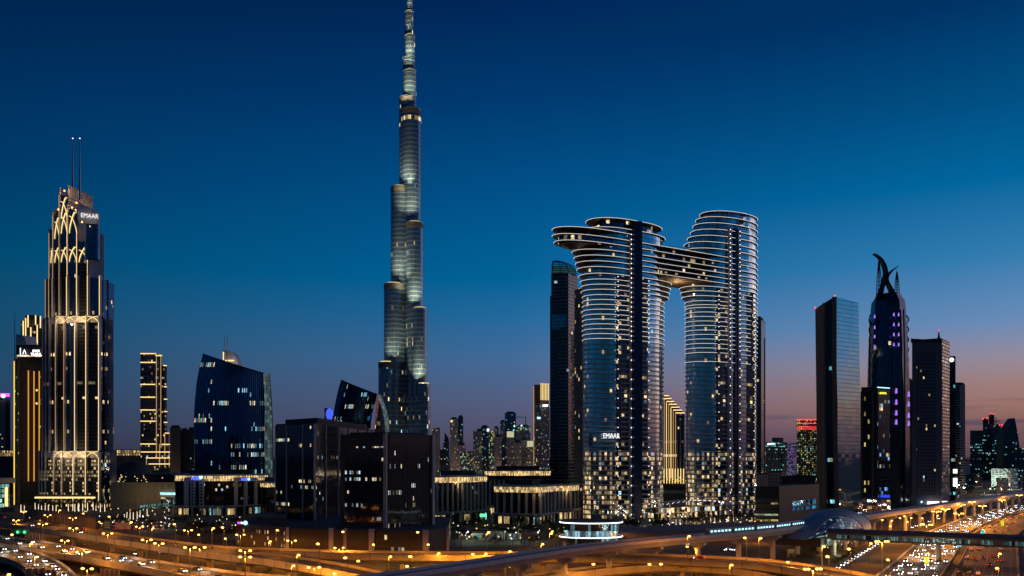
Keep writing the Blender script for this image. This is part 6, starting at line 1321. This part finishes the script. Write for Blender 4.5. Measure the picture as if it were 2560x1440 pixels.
def palm_proto(lit=False, seed=3):
    q = random.Random(seed); h = 8.5; r = thing('palm_tree', 'x', 'palm tree', (0, 0, 0)); m = MB(); m.tube([(0, 0, 0), (.1, 0, h*.5), (.25, .05, h)], .26, 7, r1=.2); m.build('trunk', M_['g_trunk'] if lit else M_['bark'], r); m = MB()
    for i in range(20):
        a = i*2.4+q.random(); up = q.uniform(-.2, 1.1); L_ = q.uniform(2.3, 3.1); prev = None
        for k in range(8):
            t = k/7; x = L_*t; z = h+up*x*.9-.32*x*x*(.6+.3*up); p = Vector((.25+math.cos(a)*x, math.sin(a)*x, z)); sd = Vector((-math.sin(a), math.cos(a), 0)); w_ = .42*math.sin(math.pi*min(1, .12+t*.95))
            if prev:
                p0, w0 = prev
                m.face([p0, p0+sd*w0+Vector((0, 0, -.22)), p+sd*w_*.7+Vector((0, 0, -.28))]); m.face([p0, p, p0-sd*w0+Vector((0, 0, -.22))]); m.face([p0, p+Vector((0, 0, .01)), p0+sd*.06])
                m.face([p, p-sd*w_*.8+Vector((0, 0, -.25)), p0-sd*w0*.2])
            prev = (p, w_)
    m.build('crown', M_['leaf'], r); return r
glow('g_trunk', (1, .78, .5), 1.7); M_['g_trunk'] = bpy.data.materials['g_trunk']
TP = {'a': tree_proto(1), 'b': tree_proto(2, 7, 3), 'c': tree_proto(5, 9.5, 4), 'p': palm_proto(), 'l': palm_proto(True, 9)}
TU = set(); [kids(p) for p in TP.values()]
TCNT = {}
def put_tree(k, u, v, s, zone, z=0):
    g_ = G(u, v, z); o = copy_tree(TP[k]) if k in TU else TP[k]; TU.add(k); o.location = (g_[0], g_[1], z); o.scale = (s, s, s); o.rotation_euler.z = R.uniform(0, 6)
    kn = {'p': 'dark palm', 'l': 'palm with light-wrapped trunk'}.get(k, 'bushy dark tree'); c = TCNT[(kn, zone)] = TCNT.get((kn, zone), -1)+1
    tag(o, '%s %s from the left, %s' % (ORD[min(c, 38)], kn, zone), 'palm tree' if k in 'pl' else 'tree', ('palms ' if k == 'p' else 'light-wrapped palms ' if k == 'l' else 'bushy trees ')+zone)
for u, v in sorted([(52, 1279), (61, 1281), (88, 1276), (96, 1277), (104, 1281), (113, 1276), (121, 1279), (132, 1282), (140, 1281), (171, 1276), (182, 1275), (187, 1277), (195, 1274), (197, 1277), (207, 1276), (219, 1275), (233, 1273), (240, 1272), (251, 1278), (262, 1277)]): put_tree('l', u, v+2, 1.0, 'at the foot of the stepped tower')
for u, v in sorted([(317, 1300), (325, 1299), (333, 1300), (343, 1297), (350, 1293), (368, 1290)]): put_tree('l', u, v, .85, 'on the mall forecourt')
for u, v, k in sorted([(330+i*9+R.uniform(-3, 3), 1268+R.uniform(-3, 5), R.choice('abc')) for i in range(12)]): put_tree(k, u, v, 1.1, 'before the mall wall')
for u, v, k in sorted([(60+i*15+R.uniform(-4, 4), 1270+R.uniform(-4, 6), R.choice('abc')) for i in range(14)]): put_tree(k, u, v, 1.1, 'around the stepped tower')
for u, v, k in sorted([(200+i*17+R.uniform(-5, 5), 1318+R.uniform(-6, 6), R.choice('abc')) for i in range(12)]): put_tree(k, u, v, .9, 'behind the left flyover')
for u, v, k in sorted([(487, 1335, 'c'), (500, 1332, 'a'), (512, 1336, 'c'), (527, 1333, 'b'), (540, 1334, 'c'), (550, 1332, 'a'), (474, 1330, 'b'), (458, 1322, 'c'), (440, 1318, 'a'), (585, 1329, 'p'), (592, 1330, 'p'), (579, 1327, 'p'), (560, 1325, 'p')]): put_tree(k, u, v, 1.0, 'before the bank office')
for u, v, s in sorted([(1137, 1362, 1.15), (1152, 1370, 1.2), (1147, 1349, .9), (1239, 1362, 1.25), (1259, 1362, 1.1), (1281, 1364, 1.05), (1304, 1361, 1.15), (1312, 1365, 1.2), (1326, 1362, 1.2), (1333, 1367, 1.2), (1297, 1352, 1.1), (1349, 1362, 1.1), (1131, 1345, 1)]): put_tree('p', u, v, s, 'in the palm garden')
for u, v, k in sorted([(1160, 1336, 'a'), (1170, 1328, 'c'), (1182, 1326, 'b'), (1196, 1325, 'a'), (1290, 1330, 'c'), (1302, 1332, 'a'), (1318, 1334, 'c'), (1331, 1335, 'b'), (1346, 1336, 'c'), (1360, 1333, 'a'), (1372, 1330, 'c'), (1384, 1342, 'c'), (1392, 1346, 'b'), (1398, 1338, 'a'), (1404, 1352, 'c'), (1395, 1362, 'b'), (1407, 1372, 'c')]): put_tree(k, u, v, 1.15, 'around the palm garden')
for u, v, k in sorted([(1568, 1330, 'c'), (1576, 1329, 'a'), (1585, 1331, 'c'), (1594, 1328, 'b'), (1638, 1329, 'c'), (1645, 1331, 'a'), (1654, 1329, 'c'), (1664, 1327, 'c'), (1718, 1322, 'a'), (1729, 1321, 'c'), (1741, 1320, 'b'), (1752, 1318, 'a'), (1765, 1317, 'c'), (1790, 1313, 'a'), (1805, 1312, 'b'), (1840, 1310, 'a'), (1855, 1309, 'c'), (1872, 1309, 'a'), (1888, 1308, 'b')]): put_tree(k, u, v, 1.1, 'on the twin tower forecourt')
for u, v in sorted([(1690, 1312), (1700, 1311), (1710, 1310), (1720, 1309), (1777, 1306), (1787, 1305), (1800, 1305), (1822, 1304), (1834, 1303), (1880, 1304), (1893, 1303), (1904, 1303), (1915, 1302)]): put_tree('l', u, v, .55, 'on the twin tower forecourt')
for u, v, k in sorted([(2092, 1418, 'b'), (2110, 1416, 'a'), (2126, 1410, 'b'), (2287, 1373, 'b'), (2404, 1446, 'a'), (2420, 1448, 'b')]+[(2420+i*14, 1237-i*.9, 'c') for i in range(8)]): put_tree(k, u, v, .7 if v > 1300 else 1.2, 'beside the right hand highway')
for u, v, k in sorted([(R.uniform(440, 700), R.uniform(1334, 1356), R.choice('abc')) for i in range(26)]): put_tree(k, u, v, .85, 'along the verge before the bank and podium')
for u, v, k in sorted([(R.uniform(1130, 1420), R.uniform(1356, 1372), R.choice('abc')) for i in range(12)]): put_tree(k, u, v, .75, 'on the verge in front of the palm garden')
for u, v, k in sorted([(R.uniform(1960, 2130), R.uniform(1376, 1412), R.choice('ab')) for i in range(12)]): put_tree(k, u, v, .6, 'on the verge below the footbridge')
for i in range(30):
    g_ = G(256+(i % 10)*17+R.uniform(-1, 1), 1309+(i//10)*8); put_car(g_[0], g_[1], .05, 1.57, '@ car parked in the dim car park between the mall and the left flyover', 'cars parked before the mall')
for u, v, k in sorted([(1662+i*7, 1208, R.choice('abc')) for i in range(9)]): put_tree(k, u, v+28, .9, 'on the car park roof in the gap', 16)
# small garden and path lamps
def bollard_proto(nm, gm):
    r = thing('globe_lamp', 'x', 'lamp', (0, 0, 0)); m = MB(); m.tube([(0, 0, 0), (0, 0, 3.2)], .08, 5); m.build('pole', M_['pole'], r); m = MB(); m.ball((0, 0, 3.4), .42, 1, 6); m.build('lamp_globe', gm, r)
    if nm in 'wg': light('glow', r, (0, -.7, 3.6), 260, (1, .72, .4) if nm == 'w' else (.8, 1, .7), .3)
    kids(r); return r
BP = {'warm': bollard_proto('w', M_['g_warm']), 'white': bollard_proto('c', M_['g_sign']), 'amber': bollard_proto('a', M_['g_amber']), 'pale green': bollard_proto('g', M_['g_limewhite'])}; BU = set()
for (u0, u1, v0, v1, n_, zn) in ((250, 440, 1278, 1330, 34, 'on the ground before the shopping mall'), (60, 250, 1284, 1318, 16, 'on the ground before the stepped tower'), (440, 600, 1296, 1345, 14, 'in the garden before the bank'), (1125, 1400, 1318, 1362, 34, 'in the palm garden'), (1570, 1930, 1292, 1320, 46, 'on the twin tower forecourt'), (2060, 2560, 1212, 1262, 44, 'behind the highway on the right')):
    for i in range(int(n_*1.5)):
        k_ = R.choice(['warm', 'warm', 'white', 'amber', 'pale green']); g_ = G(R.uniform(u0, u1), R.uniform(v0, v1)); o = copy_tree(BP[k_]) if k_ in BU else BP[k_]; BU.add(k_)
        o.location = (g_[0], g_[1], 0); tag(o, '%s globe lamp %s' % (k_, zn), 'lamp', '%s globe lamps %s' % (k_, zn))
# people on the mall steps and small kiosks are too small to read; lit kiosks of the forecourt:
for u, v, w_, h, k, lb in ((1614, 1328, 7, 4.5, 'F', 'small warm glass kiosk between two trees before the twin towers'), (1732, 1312, 17, 4, 'C', 'dark flat canopy with warm lights beneath before the right tower')):
    g_ = G(u, v); r = thing('kiosk', lb, 'kiosk', (g_[0], g_[1], 0))
    m = MB(); m.box(g_[0], g_[1]+3, 0, w_*.85, 5, h-.6); m.build('glass_box', facade('kiosk_'+k, 1.6, 4, glass=(.2, .15, .1), frame=(.05, .04, .03), lit=.8, es=.8, warm=(1, .75, .35), coolp=0, mx=.12, my=.1, seed=140), r)
    m = MB(); m.box(g_[0], g_[1]+2.6, h-.6, w_, 8, .6); m.build('roof', M_['pale'], r)
light('forecourt_glow', sv, (*ST(52, 30), 8), 5000, (1, .75, .4), 1)
light('forecourt_glow', sv, (*ST(20, 34), 6), 2500, (1, .75, .4), 1)
